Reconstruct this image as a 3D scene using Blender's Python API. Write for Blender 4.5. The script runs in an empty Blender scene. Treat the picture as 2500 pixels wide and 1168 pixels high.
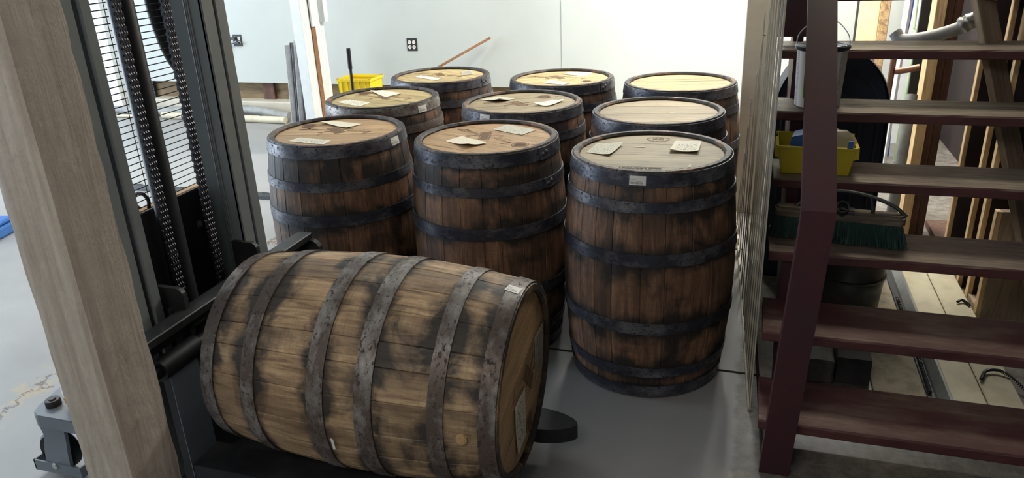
import bpy, bmesh, math, random
from mathutils import Vector, Matrix
random.seed(7)
PI = math.pi
sc = bpy.context.scene
COL = sc.collection
# ---------------------------------------------------------------- camera
cd = bpy.data.cameras.new('camera'); cam = bpy.data.objects.new('camera', cd); COL.objects.link(cam)
Fv = Vector((-0.29111527, 0.88025125, -0.37471275)); Rv = Vector((0.95364617, 0.29821324, -0.04034659)); Uv = Vector((-0.07622917, 0.36908888, 0.92626266))
cam.matrix_world = Matrix(((Rv.x, Uv.x, -Fv.x, 0), (Rv.y, Uv.y, -Fv.y, 0), (Rv.z, Uv.z, -Fv.z, 1.629), (0, 0, 0, 1)))
cd.sensor_width = 36; cd.sensor_fit = 'HORIZONTAL'; cd.lens = 36*1826.035/2500; cd.clip_start = 0.02
sc.camera = cam
# ---------------------------------------------------------------- world, exposure, lamps
w = bpy.data.worlds.new('world'); sc.world = w; w.use_nodes = True
w.node_tree.nodes['Background'].inputs[0].default_value = (0.75, 0.86, 1.0, 1); w.node_tree.nodes['Background'].inputs[1].default_value = 1.2
sc.view_settings.view_transform = 'Standard'; sc.view_settings.look = 'None'; sc.view_settings.gamma = 1; sc.view_settings.use_curve_mapping = False
sc.view_settings.exposure = 0.0
def area(name, loc, rot, sx, sy, power, color):
    l = bpy.data.lights.new(name, 'AREA'); l.shape = 'RECTANGLE'; l.size = sx; l.size_y = sy; l.energy = power; l.color = color
    o = bpy.data.objects.new(name, l); COL.objects.link(o); o.location = loc; o.rotation_euler = rot; return o
area('rear_ceiling_lamp', (0.1, 5.4, 2.9), (math.radians(10), 0, 0), 2.4, 0.5, 255, (1.0, 0.99, 0.93))
area('left_ceiling_lamp', (-4.6, 4.2, 2.9), (0, 0, 0), 2.4, 0.6, 75, (0.99, 1.0, 0.96))
area('left_doorway_daylight', (-8.6, 2.8, 1.4), (0, math.radians(-90), 0), 2.4, 4.5, 360, (0.74, 0.86, 1.0))
area('stairwell_fill_light', (0.6, 4.4, 2.95), (0, 0, 0), 0.9, 0.6, 40, (1.0, 0.90, 0.72))  # added fill with no fixture, brightens the tread tops
area('front_fill_light', (-0.9, -0.9, 2.7), (math.radians(28), 0, 0), 1.6, 0.8, 27, (1.0, 0.93, 0.86))  # added weak fill behind the camera, lifts the foreground
# ---------------------------------------------------------------- materials
def nd(nt, t, **k):
    n = nt.nodes.new(t)
    for a, v in k.items():
        if a.startswith('i_'):
            key = a[2:]
            n.inputs[int(key) if key.isdigit() else key.replace('_', ' ')].default_value = v
        else: setattr(n, a, v)
    return n
def base(name, color, rough=.6, metal=0.0):
    m = bpy.data.materials.new(name); m.use_nodes = True
    b = m.node_tree.nodes['Principled BSDF']
    b.inputs['Base Color'].default_value = (*color, 1); b.inputs['Roughness'].default_value = rough; b.inputs['Metallic'].default_value = metal
    return m, m.node_tree, b
def ramp(nt, fac, stops):
    r = nt.nodes.new('ShaderNodeValToRGB'); el = r.color_ramp.elements
    while len(el) < len(stops): el.new(.5)
    for e, (p, c) in zip(el, stops): e.position = p; e.color = (*c, 1) if len(c) == 3 else c
    nt.links.new(fac, r.inputs[0]); return r.outputs[0]
def coords(nt, kind='Object', scale=(1, 1, 1), rnd=False):
    if kind == 'World': src = nt.nodes.new('ShaderNodeNewGeometry').outputs['Position']
    else: src = nt.nodes.new('ShaderNodeTexCoord').outputs[kind]
    mp = nt.nodes.new('ShaderNodeMapping'); mp.inputs['Scale'].default_value = scale
    nt.links.new(src, mp.inputs['Vector'])
    if rnd:
        oi = nt.nodes.new('ShaderNodeObjectInfo'); mu = nd(nt, 'ShaderNodeMath', operation='MULTIPLY', i_1=57.0); nt.links.new(oi.outputs['Random'], mu.inputs[0])
        cb = nt.nodes.new('ShaderNodeCombineXYZ')
        for i in range(3): nt.links.new(mu.outputs[0], cb.inputs[i])
        nt.links.new(cb.outputs[0], mp.inputs['Location'])
    return mp.outputs[0]
def noise(nt, vec, scale=5, detail=6, rough=.6, dist=0.0):
    n = nd(nt, 'ShaderNodeTexNoise'); n.inputs['Scale'].default_value = scale; n.inputs['Detail'].default_value = detail; n.inputs['Roughness'].default_value = rough; n.inputs['Distortion'].default_value = dist
    nt.links.new(vec, n.inputs['Vector']); return n.outputs['Fac']
def mix(nt, fac, a, b, mode='MIX'):
    m = nt.nodes.new('ShaderNodeMix'); m.data_type = 'RGBA'; m.blend_type = mode
    if isinstance(fac, (int, float)): m.inputs[0].default_value = fac
    else: nt.links.new(fac, m.inputs[0])
    for v, i in ((a, 6), (b, 7)):
        if isinstance(v, tuple): m.inputs[i].default_value = (*v, 1)
        else: nt.links.new(v, m.inputs[i])
    return m.outputs[2]
def bump(nt, b, h, strength=.3, dist=.01):
    bp = nt.nodes.new('ShaderNodeBump'); bp.inputs['Strength'].default_value = strength; bp.inputs['Distance'].default_value = dist
    nt.links.new(h, bp.inputs['Height']); nt.links.new(bp.outputs[0], b.inputs['Normal'])
def maprange(nt, v, a, b_, c=0, d=1):
    m = nt.nodes.new('ShaderNodeMapRange'); m.inputs[1].default_value = a; m.inputs[2].default_value = b_; m.inputs[3].default_value = c; m.inputs[4].default_value = d
    nt.links.new(v, m.inputs[0]); return m.outputs[0]

def stave_wood(name, light, mid, dark, stain=(0.012, 0.010, 0.010), stain_at=(.50, .64), hoops=()):
    m, nt, b = base(name, mid, .62)
    g = noise(nt, coords(nt, 'Object', (60, 60, 5), True), 1.0, 8, .7, .6)
    c = ramp(nt, g, [(.30, dark), (.47, mid), (.66, light)])
    big = noise(nt, coords(nt, 'Object', (7, 7, 3.2), True), 1.0, 3, .55)
    c = mix(nt, maprange(nt, big, .42, .66, 0, .75), c, dark)
    cross = noise(nt, coords(nt, 'World', (9, 9, 9)), 14, 4, .7)
    c = mix(nt, maprange(nt, cross, .60, .78, 0, .5), c, dark)
    saw = noise(nt, coords(nt, 'Object', (3, 3, 210), True), 1.0, 3, .6)
    c = mix(nt, maprange(nt, saw, .50, .72, 0, .35), c, dark)
    oi = nt.nodes.new('ShaderNodeObjectInfo'); hv = nt.nodes.new('ShaderNodeHueSaturation')
    nt.links.new(maprange(nt, oi.outputs['Random'], 0, 1, .74, 1.18), hv.inputs['Value']); nt.links.new(c, hv.inputs['Color'])
    st = noise(nt, coords(nt, 'World', (1, 1, .8)), 6.5, 7, .62, .4)
    # iron stain bleeding out of the hoop edges
    so = nt.nodes.new('ShaderNodeSeparateXYZ'); nt.links.new(coords(nt, 'Object'), so.inputs[0]); cur = None
    for a_, b_ in hoops:
        q = nd(nt, 'ShaderNodeMath', operation='SUBTRACT', i_1=(a_+b_)/2); nt.links.new(so.outputs['Z'], q.inputs[0]); ab = nd(nt, 'ShaderNodeMath', operation='ABSOLUTE'); nt.links.new(q.outputs[0], ab.inputs[0])
        if cur is None: cur = ab
        else:
            mn = nd(nt, 'ShaderNodeMath', operation='MINIMUM'); nt.links.new(cur.outputs[0], mn.inputs[0]); nt.links.new(ab.outputs[0], mn.inputs[1]); cur = mn
    near = maprange(nt, cur.outputs[0], .020, .075, .17, -.03)
    sm = nd(nt, 'ShaderNodeMath', operation='ADD'); nt.links.new(st, sm.inputs[0]); nt.links.new(near, sm.inputs[1])
    c = mix(nt, maprange(nt, sm.outputs[0], stain_at[0]+.02, stain_at[1]+.02, 0, .93), hv.outputs[0], stain)
    nt.links.new(c, b.inputs['Base Color'])
    nt.links.new(maprange(nt, g, .3, .7, .7, .5), b.inputs['Roughness'])
    bump(nt, b, g, .35, .004); return m
M = {}
M['stave'] = stave_wood('stave_wood', (0.33, 0.185, 0.105), (0.185, 0.095, 0.053), (0.060, 0.032, 0.021), stain_at=(.455, .63), hoops=[(.006, .056), (.100, .140), (.287, .332), (.552, .600), (.745, .783), (.834, .880)])
M['stave_lit'] = stave_wood('stave_wood_lit', (0.58, 0.405, 0.235), (0.37, 0.240, 0.130), (0.130, 0.078, 0.045), stain_at=(.50, .66), hoops=[(.002, .048), (.150, .192), (.362, .412), (.503, .553), (.705, .748), (.838, .883)])  # lying barrel's copy, paler because the light on it is put into the colour
def plank_wood(name, light, mid, dark, scale=(6, 60, 60), rough=.7, rnd=True, kind='Object', bs=.3, val=(.85, 1.12)):
    m, nt, b = base(name, mid, rough)
    g = noise(nt, coords(nt, kind, scale, rnd), 1.0, 8, .68, .8)
    c = ramp(nt, g, [(.32, dark), (.50, mid), (.66, light)])
    big = noise(nt, coords(nt, kind, (3, 3, 3), rnd), 1.5, 4, .6)
    c = mix(nt, maprange(nt, big, .5, .75, 0, .5), c, dark)
    oi = nt.nodes.new('ShaderNodeObjectInfo'); hv = nt.nodes.new('ShaderNodeHueSaturation')
    nt.links.new(maprange(nt, oi.outputs['Random'], 0, 1, *val), hv.inputs['Value']); nt.links.new(c, hv.inputs['Color'])
    nt.links.new(hv.outputs[0], b.inputs['Base Color']); bump(nt, b, g, bs, .004); return m
M['head'] = plank_wood('head_wood', (0.50, 0.325, 0.165), (0.40, 0.25, 0.118), (0.23, 0.135, 0.062), (5, 55, 55), .6)
M['head_grey'] = plank_wood('head_wood_grey', (0.345, 0.275, 0.160), (0.27, 0.210, 0.118), (0.15, 0.112, 0.064), (5, 60, 60), .6)
M['head_yellow'] = plank_wood('head_wood_yellow', (0.46, 0.355, 0.165), (0.37, 0.28, 0.122), (0.21, 0.145, 0.062), (5, 55, 55), .6)
M['pine'] = plank_wood('pine', (0.80, 0.60, 0.33), (0.68, 0.48, 0.25), (0.42, 0.26, 0.12), (50, 50, 4))
M['pine_x'] = plank_wood('pine_lengthwise', (0.78, 0.48, 0.22), (0.62, 0.36, 0.15), (0.42, 0.22, 0.09), (50, 4, 50))
M['pine_raw'] = plank_wood('weathered_pine', (0.42, 0.32, 0.22), (0.33, 0.245, 0.165), (0.19, 0.135, 0.09), (40, 40, 3))
M['brown_wood'] = plank_wood('dark_brown_wood', (0.16, 0.075, 0.042), (0.11, 0.050, 0.030), (0.05, 0.024, 0.016), (40, 40, 3))
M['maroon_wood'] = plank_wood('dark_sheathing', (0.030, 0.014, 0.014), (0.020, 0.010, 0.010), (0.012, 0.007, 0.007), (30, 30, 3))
M['orange_stick'] = plank_wood('orange_brown_batten', (0.34, 0.165, 0.075), (0.27, 0.125, 0.055), (0.16, 0.07, 0.03), (8, 50, 50))
M['plinth'] = plank_wood('old_plinth_board', (0.26, 0.19, 0.10), (0.20, 0.14, 0.075), (0.10, 0.07, 0.04), (3, 12, 12), .85)
# worn tread paint: dark red-brown paint rubbed down to grey wood on the walked face
def tread_mat():
    m, nt, b = base('tread_paint', (0.08, 0.03, 0.03), .5)
    g = noise(nt, coords(nt, 'Object', (3, 45, 60), True), 1.0, 9, .72, 1.2)
    wear = noise(nt, coords(nt, 'Object', (2.2, 6, 6), True), 1.6, 6, .65)
    geo = nt.nodes.new('ShaderNodeNewGeometry'); sx = nt.nodes.new('ShaderNodeSeparateXYZ'); nt.links.new(geo.outputs['Normal'], sx.inputs[0])
    up = maprange(nt, sx.outputs['Z'], .5, .9)
    worn = ramp(nt, g, [(.30, (0.09, 0.068, 0.055)), (.48, (0.20, 0.16, 0.125)), (.70, (0.33, 0.275, 0.22))])
    paint = ramp(nt, wear, [(.3, (0.062, 0.017, 0.019)), (.7, (0.115, 0.040, 0.036))])
    # the upper, more walked treads are rubbed barer: each tread stores how far through object colour alpha
    oi = nt.nodes.new('ShaderNodeObjectInfo')
    mm = nd(nt, 'ShaderNodeMath', operation='ADD'); nt.links.new(maprange(nt, wear, .35, .65, -.30, .40), mm.inputs[0]); nt.links.new(oi.outputs['Alpha'], mm.inputs[1]); mm.use_clamp = True
    f = nd(nt, 'ShaderNodeMath', operation='MULTIPLY'); nt.links.new(mm.outputs[0], f.inputs[0]); nt.links.new(up, f.inputs[1])
    nt.links.new(mix(nt, f.outputs[0], paint, worn), b.inputs['Base Color']); nt.links.new(maprange(nt, g, .3, .7, .65, .42), b.inputs['Roughness'])
    bump(nt, b, g, .5, .004); return m
M['tread'] = tread_mat()
def spotted(name, c1, c2, scale, rough=.5, metal=0., lo=.45, hi=.6, kind='Object', bs=.1, rnd=False, sc3=(1, 1, 1)):
    m, nt, b = base(name, c1, rough, metal)
    n = noise(nt, coords(nt, kind, sc3, rnd), scale, 7, .65)
    nt.links.new(mix(nt, maprange(nt, n, lo, hi), c1, c2), b.inputs['Base Color'])
    if bs: bump(nt, b, n, bs, .004)
    return m
M['red_paint'] = spotted('oxblood_paint', (0.058, 0.013, 0.017), (0.038, 0.013, 0.020), 5, .42, lo=.4, hi=.65)
def hoop_mat(name, c1, c2, rust, metal=.55, rough=.42):
    m, nt, b = base(name, c1, rough, metal)
    v = coords(nt, 'Object', (1, 1, 1.6), True)
    n = noise(nt, v, 6, 8, .7); n2 = noise(nt, v, 55, 4, .7)
    c = mix(nt, maprange(nt, n, .46, .68), c1, c2)
    c = mix(nt, maprange(nt, n2, .55, .62, 0, .92), c, rust)
    nt.links.new(c, b.inputs['Base Color']); nt.links.new(maprange(nt, n2, .5, .66, rough, .8), b.inputs['Roughness']); nt.links.new(maprange(nt, n2, .5, .62, metal, .1), b.inputs['Metallic'])
    bump(nt, b, n2, .2, .002); return m
M['hoop'] = hoop_mat('hoop_steel', (0.040, 0.042, 0.058), (0.20, 0.195, 0.21), (0.012, 0.010, 0.012), .5, .36)
M['hoop_rust'] = hoop_mat('hoop_steel_rusty', (0.095, 0.068, 0.056), (0.34, 0.32, 0.30), (0.036, 0.022, 0.019), .4, .45)
M['rivet'] = base('rivet_steel', (0.14, 0.13, 0.14), .4, .7)[0]
M['stacker'] = spotted('stacker_grey_paint', (0.18, 0.195, 0.20), (0.14, 0.155, 0.16), 3, .42, lo=.4, hi=.7, bs=.03)
M['stacker_black'] = spotted('stacker_black_paint', (0.014, 0.015, 0.019), (0.020, 0.021, 0.026), 4, .45, bs=.02)
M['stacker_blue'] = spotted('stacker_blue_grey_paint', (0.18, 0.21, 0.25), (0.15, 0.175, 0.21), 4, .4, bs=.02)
M['fork'] = spotted('fork_black_steel', (0.020, 0.021, 0.024), (0.034, 0.033, 0.034), 8, .5, .3)
M['chain'] = base('chain_steel', (0.11, 0.11, 0.125), .38, .8)[0]
M['chrome'] = base('zinc_bolt', (0.7, 0.7, 0.7), .25, 1)[0]
M['rubber'] = base('black_rubber', (0.008, 0.008, 0.010), .6)[0]
M['beacon'] = base('amber_plastic', (0.85, 0.32, 0.03), .25)[0]
M['white_plastic'] = base('white_plastic', (0.75, 0.72, 0.66), .35)[0]
# floor: blue grey paint, patches, cracks, dust
def floor_mat():
    m, nt, b = base('painted_concrete', (0.45, 0.5, 0.58), .32)
    v = coords(nt, 'World')
    n = noise(nt, v, 1.3, 6, .6); n2 = noise(nt, v, 22, 5, .7); n3 = noise(nt, v, 90, 3, .6)
    c = mix(nt, maprange(nt, n, .35, .65), (0.285, 0.277, 0.272), (0.335, 0.328, 0.322))
    c = mix(nt, maprange(nt, n2, .60, .72, 0, .35), c, (0.25, 0.24, 0.235))
    c = mix(nt, maprange(nt, n3, .70, .76, 0, .7), c, (0.14, 0.12, 0.10))
    # flaked, cracked strip running along the front-left bay
    sx = nt.nodes.new('ShaderNodeSeparateXYZ'); nt.links.new(v, sx.inputs[0])
    wob = maprange(nt, noise(nt, v, 3.5, 7, .7), 0, 1, -.35, .35)
    ad = nd(nt, 'ShaderNodeMath', operation='ADD'); nt.links.new(sx.outputs['X'], ad.inputs[0]); nt.links.new(wob, ad.inputs[1])
    d = nd(nt, 'ShaderNodeMath', operation='ADD', i_1=2.68); nt.links.new(ad.outputs[0], d.inputs[0]); ab = nd(nt, 'ShaderNodeMath', operation='ABSOLUTE'); nt.links.new(d.outputs[0], ab.inputs[0])
    vor = nd(nt, 'ShaderNodeTexVoronoi', feature='DISTANCE_TO_EDGE'); vor.inputs['Scale'].default_value = 5; nt.links.new(v, vor.inputs['Vector'])
    near = maprange(nt, ab.outputs[0], .10, .03)
    flake = nd(nt, 'ShaderNodeMath', operation='MULTIPLY'); nt.links.new(near, flake.inputs[0]); nt.links.new(maprange(nt, noise(nt, v, 11, 8, .75), .48, .58), flake.inputs[1])
    c = mix(nt, flake.outputs[0], c, (0.42, 0.33, 0.22))
    crk = maprange(nt, ab.outputs[0], .012, .004); c = mix(nt, crk, c, (0.10, 0.06, 0.04))
    # bare dirty strip along the foot of the stair
    d2 = nd(nt, 'ShaderNodeMath', operation='ADD'); nt.links.new(sx.outputs['X'], d2.inputs[0]); nt.links.new(maprange(nt, noise(nt, v, 9, 6, .7), 0, 1, -.05, .05), d2.inputs[1])
    strip = maprange(nt, d2.outputs[0], .025, .045)
    c = mix(nt, strip, c, mix(nt, maprange(nt, n2, .4, .6), (0.20, 0.185, 0.16), (0.115, 0.10, 0.085)))
    nt.links.new(c, b.inputs['Base Color']); nt.links.new(maprange(nt, n, .3, .7, .30, .42), b.inputs['Roughness']); bump(nt, b, n2, .08, .004); return m
M['floor'] = floor_mat()
M['joint'] = base('joint_dirt', (0.03, 0.026, 0.022), .9)[0]
def wall_mat():
    m, nt, b = base('drywall_paint', (0.7, 0.72, 0.70), .6)
    v = coords(nt, 'World'); n = noise(nt, v, 1.1, 5, .6); n2 = noise(nt, v, 28, 3, .6)
    c = mix(nt, maprange(nt, n, .3, .7), (0.45, 0.475, 0.45), (0.51, 0.53, 0.50)); c = mix(nt, maprange(nt, n2, .74, .80, 0, .6), c, (0.2, 0.2, 0.2))
    nt.links.new(c, b.inputs['Base Color']); bump(nt, b, n2, .05, .004); return m
M['wall'] = wall_mat()
M['cream_paint'] = spotted('cream_paint', (0.55, 0.50, 0.40), (0.50, 0.45, 0.36), 5, .55, bs=.1)
M['white_paint'] = spotted('white_paint', (0.76, 0.79, 0.78), (0.70, 0.74, 0.75), 6, .5)
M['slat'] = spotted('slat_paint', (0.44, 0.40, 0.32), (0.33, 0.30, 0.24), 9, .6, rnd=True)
M['slat_shaded'] = spotted('slat_shaded_face', (0.085, 0.072, 0.060), (0.15, 0.13, 0.105), 9, .8, rnd=True)  # darker copy of the slat colour, shade on the side faces painted in
def old_paint():
    m, nt, b = base('old_post_paint', (0.42, 0.36, 0.30), .55)
    g = noise(nt, coords(nt, 'World', (26, 26, 2.2)), 1.6, 8, .66, .7); n = noise(nt, coords(nt, 'World'), 9, 6, .65); n3 = noise(nt, coords(nt, 'World', (1, 1, .4)), 34, 3, .6)
    c = mix(nt, maprange(nt, g, .35, .65), (0.40, 0.335, 0.275), (0.52, 0.455, 0.385)); c = mix(nt, maprange(nt, n, .62, .72, 0, .5), c, (0.25, 0.20, 0.155)); c = mix(nt, maprange(nt, n3, .74, .78, 0, .9), c, (0.04, 0.03, 0.025))
    nt.links.new(c, b.inputs['Base Color'])
    mx = nd(nt, 'ShaderNodeMath', operation='ADD'); nt.links.new(g, mx.inputs[0]); nt.links.new(n, mx.inputs[1]); bump(nt, b, mx.outputs[0], .8, .014); return m
M['old_paint'] = old_paint()
M['yellow_plastic'] = spotted('yellow_plastic', (0.90, 0.68, 0.02), (0.85, 0.62, 0.02), 3, .35, bs=0)
M['yellow_bin'] = spotted('yellow_bin_plastic', (0.62, 0.50, 0.02), (0.55, 0.43, 0.02), 3, .35, bs=0)
M['blue_plastic'] = spotted('blue_plastic', (0.03, 0.13, 0.42), (0.05, 0.18, 0.50), 4, .4, bs=0)
M['navy_plastic'] = spotted('navy_plastic', (0.018, 0.028, 0.058), (0.024, 0.034, 0.066), 3, .4)
M['navy_ridge'] = base('navy_ridge', (0.045, 0.055, 0.075), .45)[0]
M['bristle'] = spotted('green_bristles', (0.018, 0.050, 0.045), (0.030, 0.075, 0.062), 60, .7, sc3=(1, 1, .1))
M['broom_block'] = plank_wood('broom_block_wood', (0.20, 0.155, 0.11), (0.13, 0.10, 0.07), (0.055, 0.042, 0.033), (4, 50, 50))
M['bracket'] = base('dark_bracket', (0.035, 0.037, 0.04), .45, .3)[0]
M['tub'] = spotted('grey_pail_metal', (0.10, 0.105, 0.10), (0.07, 0.075, 0.07), 6, .4, .5)
M['concrete'] = spotted('block_concrete', (0.12, 0.115, 0.10), (0.075, 0.07, 0.065), 14, .9, bs=.5)
M['dark_concrete'] = spotted('dark_block_concrete', (0.045, 0.043, 0.045), (0.03, 0.028, 0.03), 14, .9, bs=.5)
M['panel_cream'] = spotted('cream_panel', (0.44, 0.40, 0.28), (0.36, 0.32, 0.22), 7, .5, bs=.05)
M['panel_grey'] = spotted('grey_panel_edge', (0.22, 0.23, 0.22), (0.16, 0.165, 0.16), 7, .4, .3)
M['dusty_board'] = spotted('dusty_cement_board', (0.30, 0.26, 0.19), (0.20, 0.17, 0.12), 18, .85, bs=.2)
M['pipe_grey'] = spotted('grey_pipe_wrap', (0.30, 0.30, 0.29), (0.22, 0.22, 0.22), 12, .55)
M['pipe_cream'] = spotted('cream_tube', (0.60, 0.54, 0.40), (0.52, 0.46, 0.33), 12, .5)
M['copper'] = base('brown_copper_pipe', (0.22, 0.12, 0.085), .4, .5)[0]
M['black'] = base('black_plastic', (0.012, 0.012, 0.014), .5)[0]
M['blue_line'] = base('blue_tube', (0.04, 0.12, 0.62), .35)[0]
M['red_line'] = base('red_tube', (0.70, 0.06, 0.10), .35)[0]
M['green_line'] = base('pale_green_tube', (0.45, 0.60, 0.38), .4)[0]
M['foil'] = spotted('crumpled_tape', (0.20, 0.20, 0.19), (0.40, 0.40, 0.38), 40, .3, .4, bs=.6)
M['galv'] = spotted('galvanised_steel', (0.50, 0.50, 0.53), (0.62, 0.62, 0.63), 12, .4, .5)
M['galv_dark'] = spotted('galvanised_steel_inner', (0.22, 0.21, 0.22), (0.32, 0.31, 0.32), 12, .5, .4)
M['osb'] = spotted('crumbly_insulation', (0.45, 0.30, 0.14), (0.22, 0.13, 0.07), 40, .9, bs=.8)
M['foam'] = spotted('yellow_foam', (0.82, 0.66, 0.34), (0.75, 0.56, 0.26), 9, .7, sc3=(1, 1, .3))
M['burn'] = base('brand_burn', (0.115, 0.060, 0.030), .75)[0]
M['burn_faint'] = base('brand_burn_faint', (0.21, 0.125, 0.065), .75)[0]
M['ink'] = base('stencil_ink', (0.035, 0.025, 0.02), .7)[0]
M['tan_residue'] = base('paper_residue', (0.60, 0.56, 0.44), .8)[0]
M['clear_bag'] = base('clear_plastic_bag', (0.62, 0.55, 0.42), .25)[0]
M['clear_bag'].node_tree.nodes['Principled BSDF'].inputs['Alpha'].default_value = .55
# paper printed with lines of writing (flat print, from the sheet's own UVs)
def paper_mat(name, white, ink, lines, cover, speck=0.0):
    m, nt, b = base(name, white, .75)
    tc = nt.nodes.new('ShaderNodeTexCoord').outputs['UV']
    mp = nt.nodes.new('ShaderNodeMapping'); mp.inputs['Scale'].default_value = (26, lines, 1); nt.links.new(tc, mp.inputs['Vector'])
    sx = nt.nodes.new('ShaderNodeSeparateXYZ'); nt.links.new(mp.outputs[0], sx.inputs[0])
    fr = nd(nt, 'ShaderNodeMath', operation='FRACT'); nt.links.new(sx.outputs['Y'], fr.inputs[0])
    row = nd(nt, 'ShaderNodeMath', operation='LESS_THAN', i_1=.45); nt.links.new(fr.outputs[0], row.inputs[0])
    n = noise(nt, mp.outputs[0], 1.1, 2, .5)
    wd = maprange(nt, n, cover, cover+.03); mul = nd(nt, 'ShaderNodeMath', operation='MULTIPLY'); nt.links.new(row.outputs[0], mul.inputs[0]); nt.links.new(wd, mul.inputs[1])
    sx2 = nt.nodes.new('ShaderNodeSeparateXYZ'); nt.links.new(tc, sx2.inputs[0])
    for ch in ('X', 'Y'):
        a = nd(nt, 'ShaderNodeMath', operation='SUBTRACT', i_1=.5); nt.links.new(sx2.outputs[ch], a.inputs[0]); c = nd(nt, 'ShaderNodeMath', operation='ABSOLUTE'); nt.links.new(a.outputs[0], c.inputs[0])
        l = nd(nt, 'ShaderNodeMath', operation='LESS_THAN', i_1=.41); nt.links.new(c.outputs[0], l.inputs[0]); q = nd(nt, 'ShaderNodeMath', operation='MULTIPLY'); nt.links.new(mul.outputs[0], q.inputs[0]); nt.links.new(l.outputs[0], q.inputs[1]); mul = q
    col = mix(nt, mul.outputs[0], white, ink)
    if speck: col = mix(nt, maprange(nt, noise(nt, coords(nt, 'World'), 240, 3, .7), .52, .60, 0, speck), col, (0.2, 0.2, 0.18))
    nt.links.new(col, b.inputs['Base Color']); return m
M['paper'] = paper_mat('white_paper', (0.66, 0.60, 0.47), (0.38, 0.36, 0.30), 9, .60)
M['paper_written'] = paper_mat('written_paper', (0.66, 0.62, 0.50), (0.14, 0.14, 0.14), 8, .50)
M['paper_old'] = paper_mat('grubby_paper', (0.52, 0.50, 0.40), (0.2, 0.2, 0.18), 10, .55, .8)
M['paper_dark'] = paper_mat('dark_scuffed_paper', (0.42, 0.38, 0.30), (0.06, 0.055, 0.05), 12, .40, 1.0)
def sticker_mat():
    m, nt, b = base('barcode_sticker', (0.72, 0.70, 0.65), .5)
    tc = nt.nodes.new('ShaderNodeTexCoord').outputs['UV']; sx = nt.nodes.new('ShaderNodeSeparateXYZ'); nt.links.new(tc, sx.inputs[0])
    def band(v, lo, hi):
        a = nd(nt, 'ShaderNodeMath', operation='GREATER_THAN', i_1=lo); c = nd(nt, 'ShaderNodeMath', operation='LESS_THAN', i_1=hi); nt.links.new(v, a.inputs[0]); nt.links.new(v, c.inputs[0])
        q = nd(nt, 'ShaderNodeMath', operation='MULTIPLY'); nt.links.new(a.outputs[0], q.inputs[0]); nt.links.new(c.outputs[0], q.inputs[1]); return q.outputs[0]
    def mul(*v):
        r = v[0]
        for k in v[1:]:
            q = nd(nt, 'ShaderNodeMath', operation='MULTIPLY'); nt.links.new(r, q.inputs[0]); nt.links.new(k, q.inputs[1]); r = q.outputs[0]
        return r
    mp = nt.nodes.new('ShaderNodeMapping'); mp.inputs['Scale'].default_value = (60, .01, 1); nt.links.new(tc, mp.inputs['Vector'])
    bars = maprange(nt, noise(nt, mp.outputs[0], 1, 2, .5), .49, .51)
    mp2 = nt.nodes.new('ShaderNodeMapping'); mp2.inputs['Scale'].default_value = (40, 30, 1); nt.links.new(tc, mp2.inputs['Vector'])
    txt = maprange(nt, noise(nt, mp2.outputs[0], 1, 1, .5), .47, .5)
    x, y = sx.outputs['X'], sx.outputs['Y']
    c = mix(nt, mul(band(y, .12, .34), band(x, .06, .82), bars), (0.72, 0.70, 0.65), (0.03, 0.03, 0.03))
    c = mix(nt, mul(band(y, .40, .48), band(x, .06, .78), txt), c, (0.05, 0.05, 0.05))
    c = mix(nt, mul(band(y, .58, .68), band(x, .06, .42), txt), c, (0.05, 0.05, 0.05))
    nt.links.new(c, b.inputs['Base Color']); return m
M['sticker'] = sticker_mat()
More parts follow.
